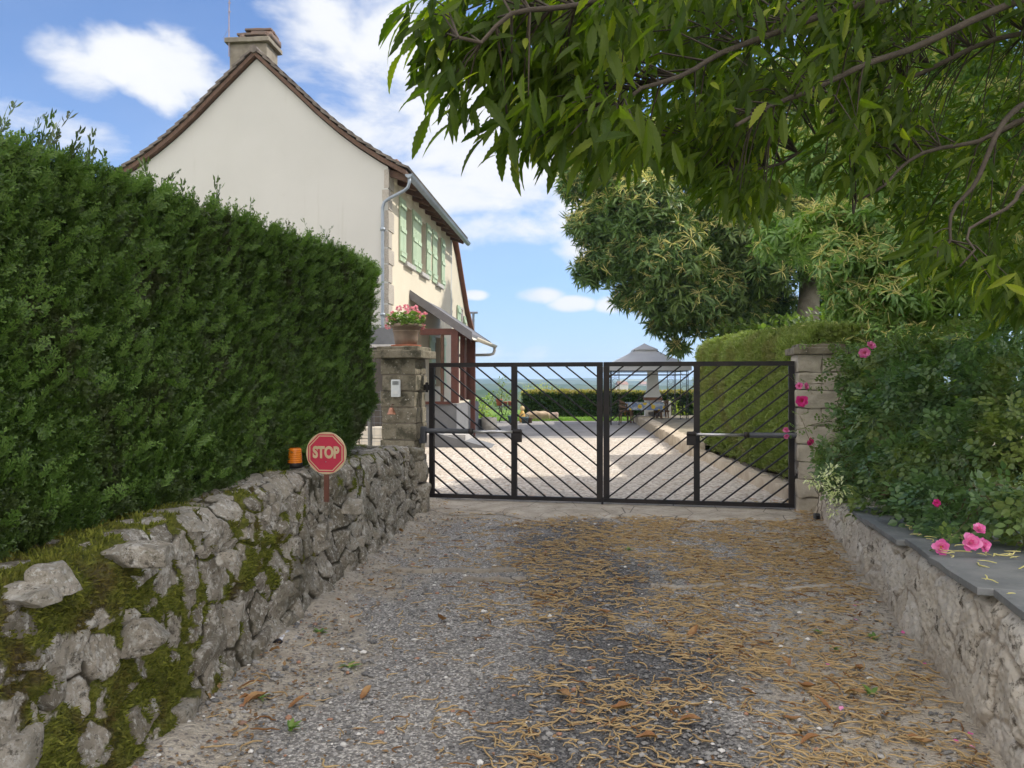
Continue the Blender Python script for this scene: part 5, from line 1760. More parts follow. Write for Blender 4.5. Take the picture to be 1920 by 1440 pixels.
LB = [px_lobe(*a) for a in ((1430, 330, 110, 90, 24.5), (1420, 450, 90, 60, 23.6), (1500, 430, 90, 60, 23.5), (1540, 330, 120, 100, 24.5), (1660, 360, 130, 120, 26), (1380, 545, 60, 40, 24.6), (1600, 470, 80, 60, 26), (1480, 220, 160, 110, 25.5), (1680, 200, 180, 130, 27), (1850, 300, 160, 140, 27), (1850, 480, 140, 80, 27), (1700, 560, 70, 60, 28), (1460, 500, 60, 40, 23.3), (1570, 480, 70, 50, 23.2), (1590, 560, 60, 50, 25.5), (1460, 580, 50, 40, 26))]
tB = P(1512, 740, 24.0); tB[2] = 0
tree('tall chestnut with forked grey trunk behind the clipped hedge', tB, LB, 21, CL_FAR, CK_FAR, M['ch_far'], M['catkin'],
     [([tB, P(1512, 600, 24), P(1518, 520, 24), P(1505, 430, 24), P(1490, 330, 24)], .40, .22)],
     [([P(1516, 560, 24), P(1560, 520, 23.8), P(1630, 500, 23.6), P(1700, 470, 23.5)], .17, .07), ([P(1512, 470, 24), P(1450, 400, 24), P(1400, 330, 24)], .14, .04), ([P(1505, 440, 24), P(1570, 360, 24.2), P(1620, 280, 24.5)], .14, .04)],
     mat_bark, .36, catfrac=.7, seed=12, shell=.5)
# ivy on the dark trunk
iv = thing('ivy', 'dark ivy climbing the trunk of the spreading chestnut', 'ivy', tA)
N = 5000
a = RNG.uniform(0, 6.28, N); h = RNG.uniform(0, 1, N) * 5.2
rr_ = .55 + .22 * fbm(np.stack([np.cos(a) * 2, np.sin(a) * 2, h * .8], -1), 3, 8)
p = np.stack([rr_ * np.cos(a) + .05 * h * .4, rr_ * np.sin(a), h], -1)
R = frames(unit(np.stack([np.cos(a), np.sin(a), RNG.normal(-.4, .5, N)], -1))) * RNG.uniform(.10, .18, N)[:, None, None]
M['ivy'] = leafy('ivy_leaf', (.018, .045, .014), (.045, .085, .025), trans=.12, rough=.35)
MB().scatter(OV, None, R, p, OT).build('foliage', M['ivy'], iv)

# nearer chestnut with pale trunk right of the pillar
LC = [px_lobe(*a) for a in ((1660, 470, 90, 60, 10.2), (1590, 500, 70, 60, 9.8), (1700, 560, 90, 60, 9.5), (1790, 600, 80, 50, 9.5), (1650, 600, 60, 36, 9.6), (1760, 480, 100, 70, 10.2), (1850, 540, 90, 70, 10), (1630, 370, 100, 70, 11), (1740, 370, 110, 80, 11), (1860, 400, 110, 90, 10.5), (1680, 250, 140, 90, 11.5), (1840, 250, 130, 100, 11), (1520, 300, 80, 60, 11.5), (1740, 120, 190, 110, 12), (1930, 480, 80, 120, 10), (2080, 420, 130, 160, 10.5), (2050, 250, 160, 160, 11), (1540, 440, 60, 60, 10.2), (1600, 430, 70, 60, 10), (1680, 640, 70, 36, 9.2), (1760, 660, 70, 40, 9.0), (1600, 650, 40, 24, 9.4), (1590, 560, 40, 44, 9.8), (1470, 440, 60, 50, 11), (1700, 480, 80, 70, 9.6), (1830, 470, 90, 70, 9.8))]
tC = P(1668, 740, 10.9); tC[2] = 0
tree('nearer chestnut with pale straight trunk and cream catkin rosettes above the rose bush', tC, LC, 52, CL_MID, CK_MID, M['ch_mid'], M['catkin'],
     [([tC, P(1655, 640, 10.9), P(1628, 560, 10.9), P(1605, 480, 11), P(1600, 380, 11.2), P(1610, 250, 11.5), P(1625, 120, 12)], .20, .11)],
     [([P(1628, 560, 10.9), P(1665, 470, 11), P(1700, 380, 11), P(1720, 260, 11.5)], .10, .05), ([P(1605, 450, 11), P(1570, 400, 11.2), P(1530, 340, 11.5)], .06, .02), ([P(1640, 600, 10.9), P(1740, 560, 10.4), P(1840, 500, 10.2)], .07, .02), ([P(1600, 400, 11), P(1680, 290, 11.4), P(1800, 220, 11.5)], .07, .02)],
     mat_bark, .165, catfrac=1.0, seed=13, shell=.45)

# dense shrubs closing the view on the right
def shrub(name, label, lobes, per, mat_, size, base, seed, stems=5):
    o = thing(name, label, 'shrub', base)
    rng = np.random.default_rng(seed)
    pos, nn = lobes_points(lobes, per, rng, .35)
    n = len(pos)
    dv = unit(nn * .6 + rng.normal(0, .7, pos.shape) + np.array([0, 0, -.15]))
    R = frames(dv) * (size * rng.uniform(.65, 1.3, n))[:, None, None]
    MB().scatter(OV, None, R, pos - np.array(base), OT).build('foliage', mat_, o)
    m = MB()
    for k in range(stems):
        c, rad = lobes[k % len(lobes)]
        tip = np.array(c) + rng.normal(0, .3, 3) * np.array(rad) - np.array(base)
        b0 = np.array([rng.normal(0, .15), rng.normal(0, .15), 0])
        limb(m, [b0, b0 * .5 + tip * .5 + np.array([0, 0, .2]), tip], .022, .006, 5, .05, k)
    m.build('stems', mat_bark_d, o, True)
    return o
M['dull'] = leafy('dull_shrub_leaf', (.06, .11, .03), (.13, .19, .05), (.10, .13, .035), trans=.35, rough=.5, scale=.9)
b = P(1800, 740, 13.5); b[2] = 0
shrub('background_shrub', 'tall loose green shrub behind the rose bush, sky showing through', [px_lobe(*a) for a in ((1690, 640, 90, 60, 13), (1790, 700, 120, 70, 13.5), (1900, 690, 110, 90, 13.5), (1740, 780, 150, 90, 13), (1930, 560, 80, 60, 14), (2050, 640, 120, 120, 14))], 120, M['dull'], .14, b, 31, 7)
b = P(1480, 740, 21.0); b[2] = 0
shrub('background_shrub', 'dark undergrowth between the chestnut trunks behind the clipped hedge', [px_lobe(*a) for a in ((1380, 640, 60, 40, 23), (1470, 640, 80, 50, 22), (1560, 630, 90, 60, 21), (1640, 640, 90, 70, 20), (1560, 560, 60, 50, 27))], 60, M['dull'], .2, b, 32, 5)

# plants by the lawn
M['limeleaf'] = leafy('lime_leaf', (.24, .30, .05), (.34, .38, .08), trans=.35)
M['greyleaf'] = leafy('grey_green_leaf', (.16, .21, .10), (.26, .31, .17), trans=.3)
def at0(px, d, z=.03):
    p = P(px, 720, d); p[2] = z
    return p
b = at0(1022, 34.5)
shrub('garden_shrub', 'pale yellow-green bush rising behind the far hedge', [px_lobe(*a) for a in ((1000, 735, 26, 18, 34), (1025, 732, 26, 16, 34.5), (1045, 740, 22, 12, 34.5), (985, 745, 18, 16, 34))], 60, leafy('sallow_leaf', (.26, .29, .11), (.36, .38, .17), trans=.35), .12, b, 33, 4)
b = at0(908, 30.5)
shrub('garden_shrub', 'lime green garden shrub between the veranda and the plant stand', [px_lobe(*a) for a in ((907, 772, 16, 14, 30), (897, 778, 10, 10, 30), (918, 776, 9, 12, 30))], 90, M['limeleaf'], .09, b, 34, 4)
b = at0(897, 33)
shrub('garden_shrub', 'tall pale grass-like plants beside the veranda end wall', [px_lobe(*a) for a in ((895, 765, 14, 22, 33), (915, 752, 14, 14, 34), (886, 780, 10, 14, 32.5))], 60, leafy('tall_grass_leaf', (.22, .30, .10), (.32, .40, .16), trans=.35), .13, b, 35, 6)
b = at0(942, 33)
shrub('young_tree', 'spindly grey-green young conifer standing behind the plant stand', [px_lobe(*a) for a in ((940, 722, 8, 16, 33), (944, 738, 20, 9, 33), (938, 750, 24, 8, 33), (944, 765, 22, 10, 33), (946, 712, 4, 10, 33))], 50, M['greyleaf'], .12, b, 36, 4)
b = at0(1020, 29.8)
shrub('rockery_plant', 'small yellow-green plants growing over the sandy rock mound', [px_lobe(*a) for a in ((1006, 776, 10, 4, 30), (990, 780, 7, 5, 29.9), (1028, 781, 6, 4, 29.9))], 120, M['limeleaf'], .06, b, 37, 3)
b = at0(1258, 29.6)
shrub('garden_shrub', 'small shrub with orange flowers behind the gazebo posts', [px_lobe(*a) for a in ((1260, 765, 16, 20, 30), (1278, 775, 12, 14, 30))], 70, M['limeleaf'], .10, b, 38, 3)
for px, d, h, lab in ((905, 130, 9, 'dark rounded tree far off on the slope beyond the veranda'), (930, 160, 9, 'hazy distant tree right of the veranda, beyond the young conifer'), (1075, 190, 8, 'hazy distant tree beyond the far hedge, left of the gate centre'), (1110, 220, 9, 'hazy distant tree just left of the gate centre post'), (1180, 230, 9, 'hazy distant tree seen through the gazebo posts')):
    b = P(px, 720, d); b[2] = -16 * float(sstep(36, 190, d))
    shrub('distant_tree', lab, [((b[0], b[1], b[2] + h * .7), (h * .5, h * .5, h * .45)), ((b[0] + h * .4, b[1], b[2] + h * .5), (h * .4, h * .4, h * .35)), ((b[0] - h * .4, b[1], b[2] + h * .45), (h * .4, h * .4, h * .35))], 2.2, M['laurel'], .9, b, int(px), 3)

# ------------------------------------------------------------------ overhanging chestnut in the foreground
T0 = np.array([7.4, 3.8, 0.0])
fgt = thing('chestnut_tree', 'chestnut whose long-leaved branches hang over the driveway at the top right, close to the camera', 'tree', T0)
rng = np.random.default_rng(99)
m = MB(); limb(m, [np.zeros(3), (-.1, .1, 1.5), (.05, .0, 3.2), (0, .2, 6), (.2, .1, 9)], .36, .16, 14, .05, 3)
m.build('trunk', mat_bark, fgt, True)
BR = [  # main boughs: points in photo pixels and depth
    ([(2300, -60, 4.6), (2000, -60, 4.2), (1700, 90, 3.9), (1520, 190, 3.6), (1380, 235, 3.3)], .032, .008),
    ([(2300, -250, 4.3), (1750, -40, 3.9), (1500, 60, 3.6), (1310, 130, 3.3), (1160, 200, 3.1)], .030, .007),
    ([(2250, -330, 3.8), (1500, -120, 3.3), (1200, -20, 3.0), (1000, 40, 2.8), (860, 70, 2.7)], .028, .006),
    ([(2200, 60, 5.2), (1920, 60, 4.8), (1700, 150, 4.6), (1500, 270, 4.4), (1380, 330, 4.2)], .026, .006),
    ([(2250, 150, 4.4), (1930, 180, 4.2), (1860, 260, 4.0), (1800, 370, 3.9), (1760, 480, 3.8)], .028, .006),
    ([(2250, 230, 4.6), (1960, 225, 4.4), (1800, 250, 4.3), (1660, 330, 4.1), (1600, 400, 4.0)], .024, .005),
    ([(2200, 330, 3.6), (1950, 330, 3.4), (1860, 400, 3.3), (1800, 500, 3.2)], .02, .004),
]
bm = MB(); bpts = []
for k, (pts, r0, r1) in enumerate(BR):
    q = [P(p[0], p[1], p[2] * .96) for p in pts]
    start = T0 + np.array([0, 0, max(2.3, q[0][2] - .5)])
    cv = limb(bm, np.array([start] + q) - T0, r0, r1, 7, .05, k)
    bpts.append(cv[len(cv) // 5:])
bpts = np.concatenate(bpts)

# shoots: clusters filling the hanging mass (its lower outline in photo pixels), at real depths 2.4-7 m
low = np.array([(720, 30), (780, 55), (850, 85), (900, 110), (960, 175), (1010, 235), (1060, 255), (1130, 270), (1200, 285), (1290, 315), (1350, 370), (1400, 395), (1460, 375), (1520, 280), (1580, 255), (1640, 290), (1690, 430), (1740, 520), (1800, 555), (1860, 585), (1925, 600), (2100, 600)], float)
def low_y(px): return np.interp(px, low[:, 0], low[:, 1])
cl = []
def add_cl(n, d0, d1, x0, x1, ymin, bias, shift=0):
    k = 0
    while k < n:
        px = x0 + (x1 - x0) * rng.uniform() ** bias
        yb = low_y(px) + shift
        py = ymin + (yb - ymin) * rng.uniform() ** .75
        d = rng.uniform(d0, d1)
        # holes where the light comes through
        h = fbm(np.array([[px / 150, py / 150, d * .7]]), 2, 5)[0]
        if h < (-.30 if px < 1350 else -.12) and py > 40: continue
        cl.append((*P(px, py, d), d)); k += 1
add_cl(80, 2.65, 3.2, 830, 1260, -120, 1.0, -14)
add_cl(200, 3.2, 4.2, 930, 1620, -160, 1.0, -4)
add_cl(820, 3.9, 5.4, 1020, 2080, -180, .95)
add_cl(760, 5.2, 7.6, 1100, 2120, -160, .95, -12)
add_cl(110, 3.2, 5.5, 1050, 2200, -750, .9, -380)  # unseen shoots above the view, added to darken the leaf mass below
# a few hanging tips named by where they end in the view
for (px, py, d) in ((800, 52, 2.8), (835, 90, 2.8), (850, 60, 2.75), (850, 130, 2.75), (905, 130, 2.7), (960, 190, 2.85), (990, 240, 2.9), (1030, 255, 3.0), (835, 10, 2.8), (1370, 350, 3.5), (1430, 370, 3.4), (1400, 350, 3.6), (1460, 350, 3.5), (1050, 230, 3.1), (1100, 250, 3.2), (1160, 260, 3.3), (1600, 290, 3.6), (1560, 290, 3.7), (1770, 480, 3.5), (1850, 520, 3.6), (1730, 430, 3.7), (1640, 300, 3.8)):
    for _ in range(2): cl.append((*(P(px, py, d) + rng.normal(0, .05, 3)), d))
cl = np.array(cl)
c = cl[:, :3]
# twigs joining each shoot to the nearest bough
tw = MB()
cb = c - T0
for i in range(len(cb)):
    dd = np.linalg.norm(bpts - cb[i], axis=1) + .6 * np.maximum(0, cb[i, 0] - bpts[:, 0])
    j = dd.argmin()
    if dd[j] > .75 or cl[i, 3] > 6.2: continue
    a = bpts[j]
    mid_ = (a + cb[i]) / 2 + np.array([0, 0, .12 * dd[j]])
    bm.tube([a, mid_, cb[i], cb[i] + unit(cb[i] - mid_) * .06], [.005, .0035, .0025, .0018], 4, False)
bm.build('branches', mat_bark_d, fgt, True)
# leaves: whorls of long toothed leaves hanging outward and down
K = 11
cc = np.repeat(c, K, 0) - T0
n = len(cc)
az = np.tile(np.arange(K) * 2.4, len(c)) + np.repeat(rng.uniform(0, 6.28, len(c)), K) + rng.normal(0, .25, n)
outward = unit(np.array([-.75, -.15, 0]))
dv = np.stack([np.cos(az), np.sin(az), np.zeros(n)], -1) * .75 + outward * .55
far_ = np.clip((np.repeat(cl[:, 3], K) - 3.0) / 2.0, 0, 1)
dv[:, 2] = -rng.uniform(.25, 1.15, n) * (1 - .55 * far_)
dv += rng.normal(0, .30, dv.shape) * far_[:, None]
dv = unit(dv)
cc = cc + np.stack([rng.normal(0, .05, n), rng.normal(0, .05, n), rng.normal(0, .045, n)], -1)
R = frames(dv, roll=rng.normal(0, .6, n)) * (rng.uniform(.085, .205, n) * (1 - .16 * far_))[:, None, None]
LT = [leaf_tpl(18, .205, .30, .34, .12, .04, .52), leaf_tpl(18, .19, .60, .26, .12, .16, .55), leaf_tpl(18, .225, .14, .42, .12, .08, .5)]
lm = MB()
for k in range(3): lm.scatter(*LT[k], R[k::3], cc[k::3])
t = NT('hanging_chestnut_leaf')
isl = t.island()
col = t.mix(isl, (.038, .068, .010), (.110, .152, .022))
col = t.mix(t.mr(isl, .90, .97), col, (.22, .25, .035))
t.done(col, .5, .22)
tr = t.n('ShaderNodeBsdfTranslucent', {0: t.mix(1.0, col, (2.1, 2.5, .34), 'MULTIPLY')})
mx = t.n('ShaderNodeMixShader', {0: .54})
t.t.links.new(t.b.outputs[0], mx.inputs[1]); t.t.links.new(tr.outputs[0], mx.inputs[2]); t.t.links.new(mx.outputs[0], t.out.inputs[0])
lm.build('crown', t.m, fgt)
# unseen rest of the crown, shaped to keep sun off the driveway
NN = 7800
u_ = unit(rng.normal(0, 1, (NN, 3))); r_ = (.45 + .55 * rng.uniform(0, 1, NN) ** .5)
pp = np.array([8.9, 6.4, 8.3]) + u_ * r_[:, None] * np.array([3.1, 6.2, 5.2])
vis = (pp[:, 1] > .3) & (np.abs(pp[:, 0] / np.maximum(pp[:, 1], .3)) < .75) & ((pp[:, 2] - CAM_H) / np.maximum(pp[:, 1], .3) < .62)
pp = pp[~vis]
pp = pp[(pp[:, 2] > 3.0)]
BIGC = [leaf_cluster(10, 1.0, 2, .34, .35, .1, s + 50) for s in range(3)]
ax = unit(rng.normal(0, .4, pp.shape) + np.array([0, 0, 1.0]))
Rf = frames(ax, up=rng.normal(0, 1, pp.shape)); R = np.stack([Rf[:, :, 0], Rf[:, :, 2], Rf[:, :, 1]], -1) * rng.uniform(.26, .42, len(pp))[:, None, None]
um = MB()
for k in range(3): um.scatter(*BIGC[k], R[k::3], pp[k::3] - T0)
um.build('shade_crown', t.m, fgt)
ub = MB()
for k in range(14):
    a = k * 2.4
    e = np.array([1.6 + 2.2 * math.cos(a), 2.6 + 4.5 * math.sin(a), 5.0 + (k % 5) * 1.4])
    limb(ub, [(0, 0, 2.6 + (k % 5) * .8), e * .5 + np.array([0, 0, 2.0]), e], .10, .02, 6, .1, k)
ub.build('upper_limbs', mat_bark, fgt, True)

# ------------------------------------------------------------------ rose bush on the slate-capped wall
B0 = np.array([4.2, 6.0, .2])
rose = thing('rose_bush', 'large climbing rose bush with small dark leaves and pink blooms sprawling over the slate-capped wall', 'rose bush', B0)
def rb(px, py, rx, ry, d, dr): return px_lobe(px, py, rx, ry, d, dr)
LR = [rb(*a) for a in ((1640, 715, 52, 60, 7.6, 80), (1612, 800, 50, 66, 7.6, 70), (1605, 880, 72, 62, 7.1, 70), (1680, 955, 70, 36, 6.0, 60), (1790, 985, 70, 30, 4.7, 50), (1700, 780, 90, 90, 6.6, 90), (1710, 890, 80, 75, 6.0, 80), (1790, 740, 90, 90, 6.2, 90), (1800, 860, 90, 100, 5.4, 90), (1760, 950, 90, 50, 5.0, 70), (1890, 720, 80, 80, 6.2, 90), (1900, 860, 90, 110, 5.0, 90), (1870, 960, 70, 60, 4.3, 60), (1990, 800, 90, 130, 5.2, 110), (1700, 670, 80, 46, 7.2, 60), (1840, 650, 90, 50, 7.0, 60), (1585, 690, 30, 36, 7.9, 30), (1560, 870, 30, 40, 7.8, 40), (1980, 960, 80, 80, 4.0, 60))]
M['rose'] = leafy('rose_leaf', (.062, .122, .045), (.145, .235, .092), (.18, .225, .06), trans=.3, rough=.33, scale=1.6, spec=.5)
pos, nn = lobes_points(LR, 250, rng, .3)
n = len(pos)
# each shoot carries a leaf of five oval leaflets
LV, LTi = [], []
mm_ = MB()
for (x, y, a, s) in ((0, .62, 0, .42), (.10, .42, -.75, .36), (-.10, .42, .75, .36), (.08, .18, -.95, .30), (-.08, .18, .95, .30)):
    ca, sa_ = math.cos(a), math.sin(a)
    v = OV * s * np.array([1.4, 1, 1])
    v = v @ np.array([[ca, sa_, 0], [-sa_, ca, 0], [0, 0, 1]])
    mm_.add(v + np.array([x, y, 0]), None, OT)
RV = np.concatenate(mm_.V); RT = np.concatenate(mm_.T)
dv = unit(nn * .7 + rng.normal(0, .6, pos.shape) + np.array([-.2, -.25, -.25]))
R = frames(dv, up=unit(nn * .8 + np.array([0, 0, 1.0]) + rng.normal(0, .35, pos.shape))) * rng.uniform(.085, .16, n)[:, None, None]
ok = pos[:, 2] > np.interp(pos[:, 1], dsr, zr) + .03
sprig = []
MB().scatter(RV, None, R[ok], pos[ok] - B0, RT).build('foliage', M['rose'], rose)
sm = MB()
for k in range(44):
    c_, rad = LR[k % len(LR)]
    tip = np.array(c_) + rng.normal(0, .45, 3) * np.array(rad)
    foot = np.array([c_[0] + .35 + rng.normal(0, .2), c_[1] + rng.normal(0, .3), float(np.interp(c_[1], dsr, zr))])
    limb(sm, np.array([foot, (foot + tip) / 2 + np.array([.0, 0, .3]), tip]) - B0, .009, .003, 5, .06, k)
for pts in ([(1545, 720, 8.0), (1500, 722, 7.95), (1470, 700, 7.9)], [(1560, 790, 7.9), (1510, 800, 7.85), (1478, 812, 7.8)], [(1640, 660, 7.8), (1620, 640, 7.8), (1612, 600, 7.9)], [(1600, 650, 8.0), (1540, 640, 8.05), (1505, 660, 8.0)], [(1700, 700, 7), (1650, 670, 7.4), (1590, 655, 7.9)], [(1540, 860, 7.7), (1520, 830, 7.6), (1500, 780, 7.6)], [(1830, 960, 4.6), (1800, 990, 4.2), (1768, 1020, 3.95)]):
    q = limb(sm, np.array([P(*p) for p in pts]) - B0, .004, .002, 4, .01, 5)
    n2 = 16
    jj = rng.integers(0, len(q), n2)
    dv = unit(rng.normal(0, 1, (n2, 3)) + np.array([-.3, -.3, 0]))
    sprig.append((q[jj] + dv * .02, frames(dv) * rng.uniform(.06, .10, n2)[:, None, None]))
sm.build('stems', simple('rose_stem', (.10, .11, .045), (.14, .09, .05), 8, .8), rose, True)
MB().scatter(RV, None, np.concatenate([s[1] for s in sprig]), np.concatenate([s[0] for s in sprig]), RT).build('trailing_leaves', leafy('young_rose_leaf', (.10, .17, .05), (.17, .24, .07), trans=.3), rose)
# blooms
petal, ptq = leaf_tpl(6, .80, -.25, .22, .07, .35, .66)
M['rosepink'] = leafy('pink_petal', (.76, .12, .42), (.86, .38, .62), trans=.28, tcol=(1.2, .7, .9))
M['rosedeep'] = leafy('deep_pink_petal', (.66, .025, .24), (.80, .08, .38), trans=.25, tcol=(1.2, .7, .9))
M['stamen'] = simple('yellow_stamen', (.75, .5, .12), None, 20, .8)
def bloom(pos, rad, mat_, face, seed, lab=None):
    rad = rad * .78
    r = np.random.default_rng(seed)
    fz = unit(np.array(face, float))
    Rb = frames(fz[None])[0]                         # column 1 = facing
    m = MB()
    for ring, (k, el, l) in enumerate(((7, .05, 1.0), (7, .40, .90), (6, .75, .75), (5, 1.1, .55))):
        for i in range(k):
            a = 2 * math.pi * i / k + ring * .5 + r.uniform(-.2, .2)
            e = el + r.uniform(-.2, .2)
            d = Rb[:, 0] * math.cos(a) * math.cos(e) + Rb[:, 2] * math.sin(a) * math.cos(e) + Rb[:, 1] * math.sin(e)
            Rp = frames(d[None], up=fz[None])[0] * (rad * l * r.uniform(.85, 1.15))
            m.add(petal @ Rp.T, ptq)
    m.V = [v + (pos - B0) for v in m.V]
    o = m.build('rose_flower', mat_, rose, True)
    if lab: o['label'] = lab
    MB().rock(pos - B0 + fz * rad * .22, (rad * .26,) * 3, seed, 6, .9, .004, 30).build('stamens', M['stamen'], o, True)
    return o
for (px, py, d, rad, mt_, face) in ((1764, 1026, 3.92, .052, 'rosepink', (-.4, -1, .3)), (1820, 1018, 3.80, .062, 'rosepink', (-.2, -1, .5)), (1842, 1022, 3.85, .05, 'rosepink', (.4, -1, .3)), (1834, 993, 3.98, .045, 'rosepink', (0, -.8, .8)),
                                    (1620, 662, 6.9, .062, 'rosepink', (-.3, -1, .2)), (1632, 648, 6.95, .055, 'rosepink', (.2, -1, .4)), (1503, 752, 7.8, .075, 'rosedeep', (-.2, -1, .1)), (1499, 724, 7.85, .05, 'rosepink', (-.5, -1, .2)), (1511, 724, 7.85, .045, 'rosepink', (.4, -1, .2)),
                                    (1474, 806, 7.75, .04, 'rosepink', (-.6, -1, -.2)), (1474, 818, 7.75, .035, 'rosepink', (0, -1, -.4)), (1518, 828, 7.7, .055, 'rosedeep', (.5, -1, -.2)), (1756, 943, 4.7, .03, 'rosedeep', (-.2, -1, .2)), (1903, 1078, 3.6, .03, 'rosepink', (-.2, -.5, 1))):
    bloom(P(px, py, d), rad, M[mt_], face, int(px + py))
# pale variegated sprays at the pillar foot
wb = P(1560, 930, 7.7)
wh = thing('variegated_shrub', 'small cream-leaved shrub at the foot of the right gate pillar', 'shrub', wb)
M['creamleaf'] = leafy('cream_leaf', (.78, .78, .58), (.66, .70, .44), trans=.3)
pos, nn = lobes_points([px_lobe(1536, 900, 30, 15, 6.7), px_lobe(1572, 915, 22, 20, 6.5), px_lobe(1556, 885, 20, 14, 6.7), px_lobe(1560, 950, 8, 24, 6.6)], 600, rng, .3)
dv = unit(nn + rng.normal(0, .5, pos.shape))
MB().scatter(OV * np.array([.7, 1, 1]), None, frames(dv) * rng.uniform(.03, .06, len(pos))[:, None, None], pos - wb, OT).build('foliage', M['creamleaf'], wh)
sm = MB()
for k in range(7): limb(sm, [(.05 * k - .1, .1, -.25), (.03 * k - .12, .0, -.05), pos[k * 20] - wb], .004, .002, 4, .02, k)
sm.build('stems', mat_bark_d, wh)
# dead leaves and catkins caught on the clipped hedge and pillar
cm = MB()

# ------------------------------------------------------------------ litter on the driveway
def ground_z(x, y): return .014 + .05 * sstep(.35, 0, x - lane_l(y)) + .035 * sstep(.3, 0, lane_r(y) - x)
def catkin_tpl(seed):
    r = np.random.default_rng(seed)
    k = 8
    t_ = np.linspace(0, 1, k)
    b1, b2 = r.normal(0, 1.1), r.normal(0, .9)
    ang_ = b1 * (t_ - .5) * 1.6 + b2 * np.sin(t_ * 5)
    pts = np.cumsum(np.stack([np.sin(ang_), np.cos(ang_), np.zeros(k)], -1) / k, 0)
    pts[:, 2] = .03 + .05 * r.uniform() * np.sin(t_ * math.pi * r.integers(1, 3)) ** 2
    m = MB(); m.tube(pts, np.array([.016, .025, .029, .029, .027, .025, .020, .007]), 5, False)
    return np.concatenate(m.V), np.concatenate(m.Q)
CT = [catkin_tpl(s) for s in range(14)]
cand = np.stack([rng.uniform(-1.4, 3.3, 46000), 1.9 + 7.2 * rng.uniform(0, 1, 46000) ** 1.0], -1)
x, y = cand[:, 0], cand[:, 1]
ll, rr = lane_l(y) + .05, lane_r(y) - .02
u = (x - ll) / (rr - ll)
dens = .07 + .93 * sstep(.16, .70, u + .10 * fbm(np.stack([x * 1.2, y * 1.2, x * 0], -1), 3, 6) - .02 * (4 - y))
cl_ = fbm(np.stack([x * 3.4, y * 3.4, x * 0], -1), 3, 16)
dens *= sstep(-.45, .30, cl_) * .9 + .12
dens *= np.where(y > 8.0, .55, 1.0)
keepm = (u > 0.02) & (u < .995) & (rng.uniform(0, 1, len(x)) < dens * .74)
cand = cand[keepm]
n = len(cand)
p = np.stack([cand[:, 0], cand[:, 1], ground_z(cand[:, 0], cand[:, 1]) + rng.uniform(-.004, .010, n)], -1)
a = rng.normal(1.5, 1.1, n) + math.pi * rng.integers(0, 2, n)
ca, sa_ = np.cos(a), np.sin(a)
tl = rng.normal(0, .06, n)
R = np.zeros((n, 3, 3)); R[:, 0, 0] = ca; R[:, 1, 0] = sa_; R[:, 0, 1] = -sa_; R[:, 1, 1] = ca; R[:, 2, 1] = tl; R[:, 2, 2] = 1
R *= rng.uniform(.06, .15, n)[:, None, None]
km = MB()
for k in range(14): km.scatter(*CT[k], R[k::14], p[k::14])
t = NT('fallen_catkin')
col = t.mix(t.island(), (.50, .365, .185), (.36, .25, .125))
t.done(t.mix(t.mr(t.island(), .88, .95), col, (.20, .10, .04)), .85, .2)
tag(km.build('fallen_catkins', t.m, smooth=True), kind='stuff')
print('catkins', n)

# loose grit and pebbles
ico = np.array([[0, 0, 1], [.9, 0, .3], [.3, .85, .3], [-.75, .5, .3], [-.75, -.5, .3], [.3, -.85, .3], [.75, .5, -.3], [-.3, .85, -.3], [-.9, 0, -.3], [-.3, -.85, -.3], [.75, -.5, -.3], [0, 0, -1]])
icoT = np.array([[0, 1, 2], [0, 2, 3], [0, 3, 4], [0, 4, 5], [0, 5, 1], [1, 6, 2], [2, 7, 3], [3, 8, 4], [4, 9, 5], [5, 10, 1], [6, 7, 2], [7, 8, 3], [8, 9, 4], [9, 10, 5], [10, 6, 1]])
n = 15000
y = 1.9 + 6.2 * rng.uniform(0, 1, n) ** 1.9
x = lane_l(y) + .06 + (lane_r(y) - lane_l(y) - .1) * rng.uniform(0, 1, n) ** 1.35
s = .0035 + .014 * rng.uniform(0, 1, n) ** 4
R = np.zeros((n, 3, 3)); a = rng.uniform(0, 6.28, n)
R[:, 0, 0] = np.cos(a) * rng.uniform(.8, 1.5, n); R[:, 1, 0] = np.sin(a); R[:, 0, 1] = -np.sin(a); R[:, 1, 1] = np.cos(a); R[:, 2, 2] = rng.uniform(.4, .8, n)
R *= s[:, None, None]
t = NT('grit')
g_ = t.mix(t.island(), (.11, .11, .11), (.36, .35, .33))
g_ = t.mix(t.mr(t.island(), .93, .96), g_, (.68, .66, .62))
g_ = t.mix(t.mr(t.island(), .05, .03), g_, (.36, .2, .13))
t.done(g_, .8, .3)
tag(MB().scatter(ico, None, R, np.stack([x, y, ground_z(x, y) + .001], -1), icoT).build('loose_grit', t.m, smooth=False), kind='stuff')

# crumbled leaf bits and dust between the catkins
n = 4200
y = 1.9 + 7.0 * rng.uniform(0, 1, n) ** 1.3
u = rng.uniform(0, 1, n) ** .8
x = lane_l(y) + .05 + (lane_r(y) - lane_l(y) - .08) * np.where(rng.uniform(0, 1, n) < .25, rng.uniform(0, .10, n), u)
dvv = unit(np.stack([rng.normal(0, 1, n), rng.normal(0, 1, n), rng.normal(0, .15, n)], -1))
Rr = frames(dvv, roll=rng.normal(0, .35, n)) * rng.uniform(.008, .03, n)[:, None, None]
tag(MB().scatter(np.array([[0, 0, 0], [.35, .4, .08], [.1, 1, 0], [-.3, .55, .1]]), [[0, 1, 2, 3]], Rr, np.stack([x, y, ground_z(x, y) + .006], -1)).build('leaf_crumbs', leafy('leaf_crumb', (.30, .19, .09), (.16, .09, .045), trans=.1, rough=.85)), kind='stuff')

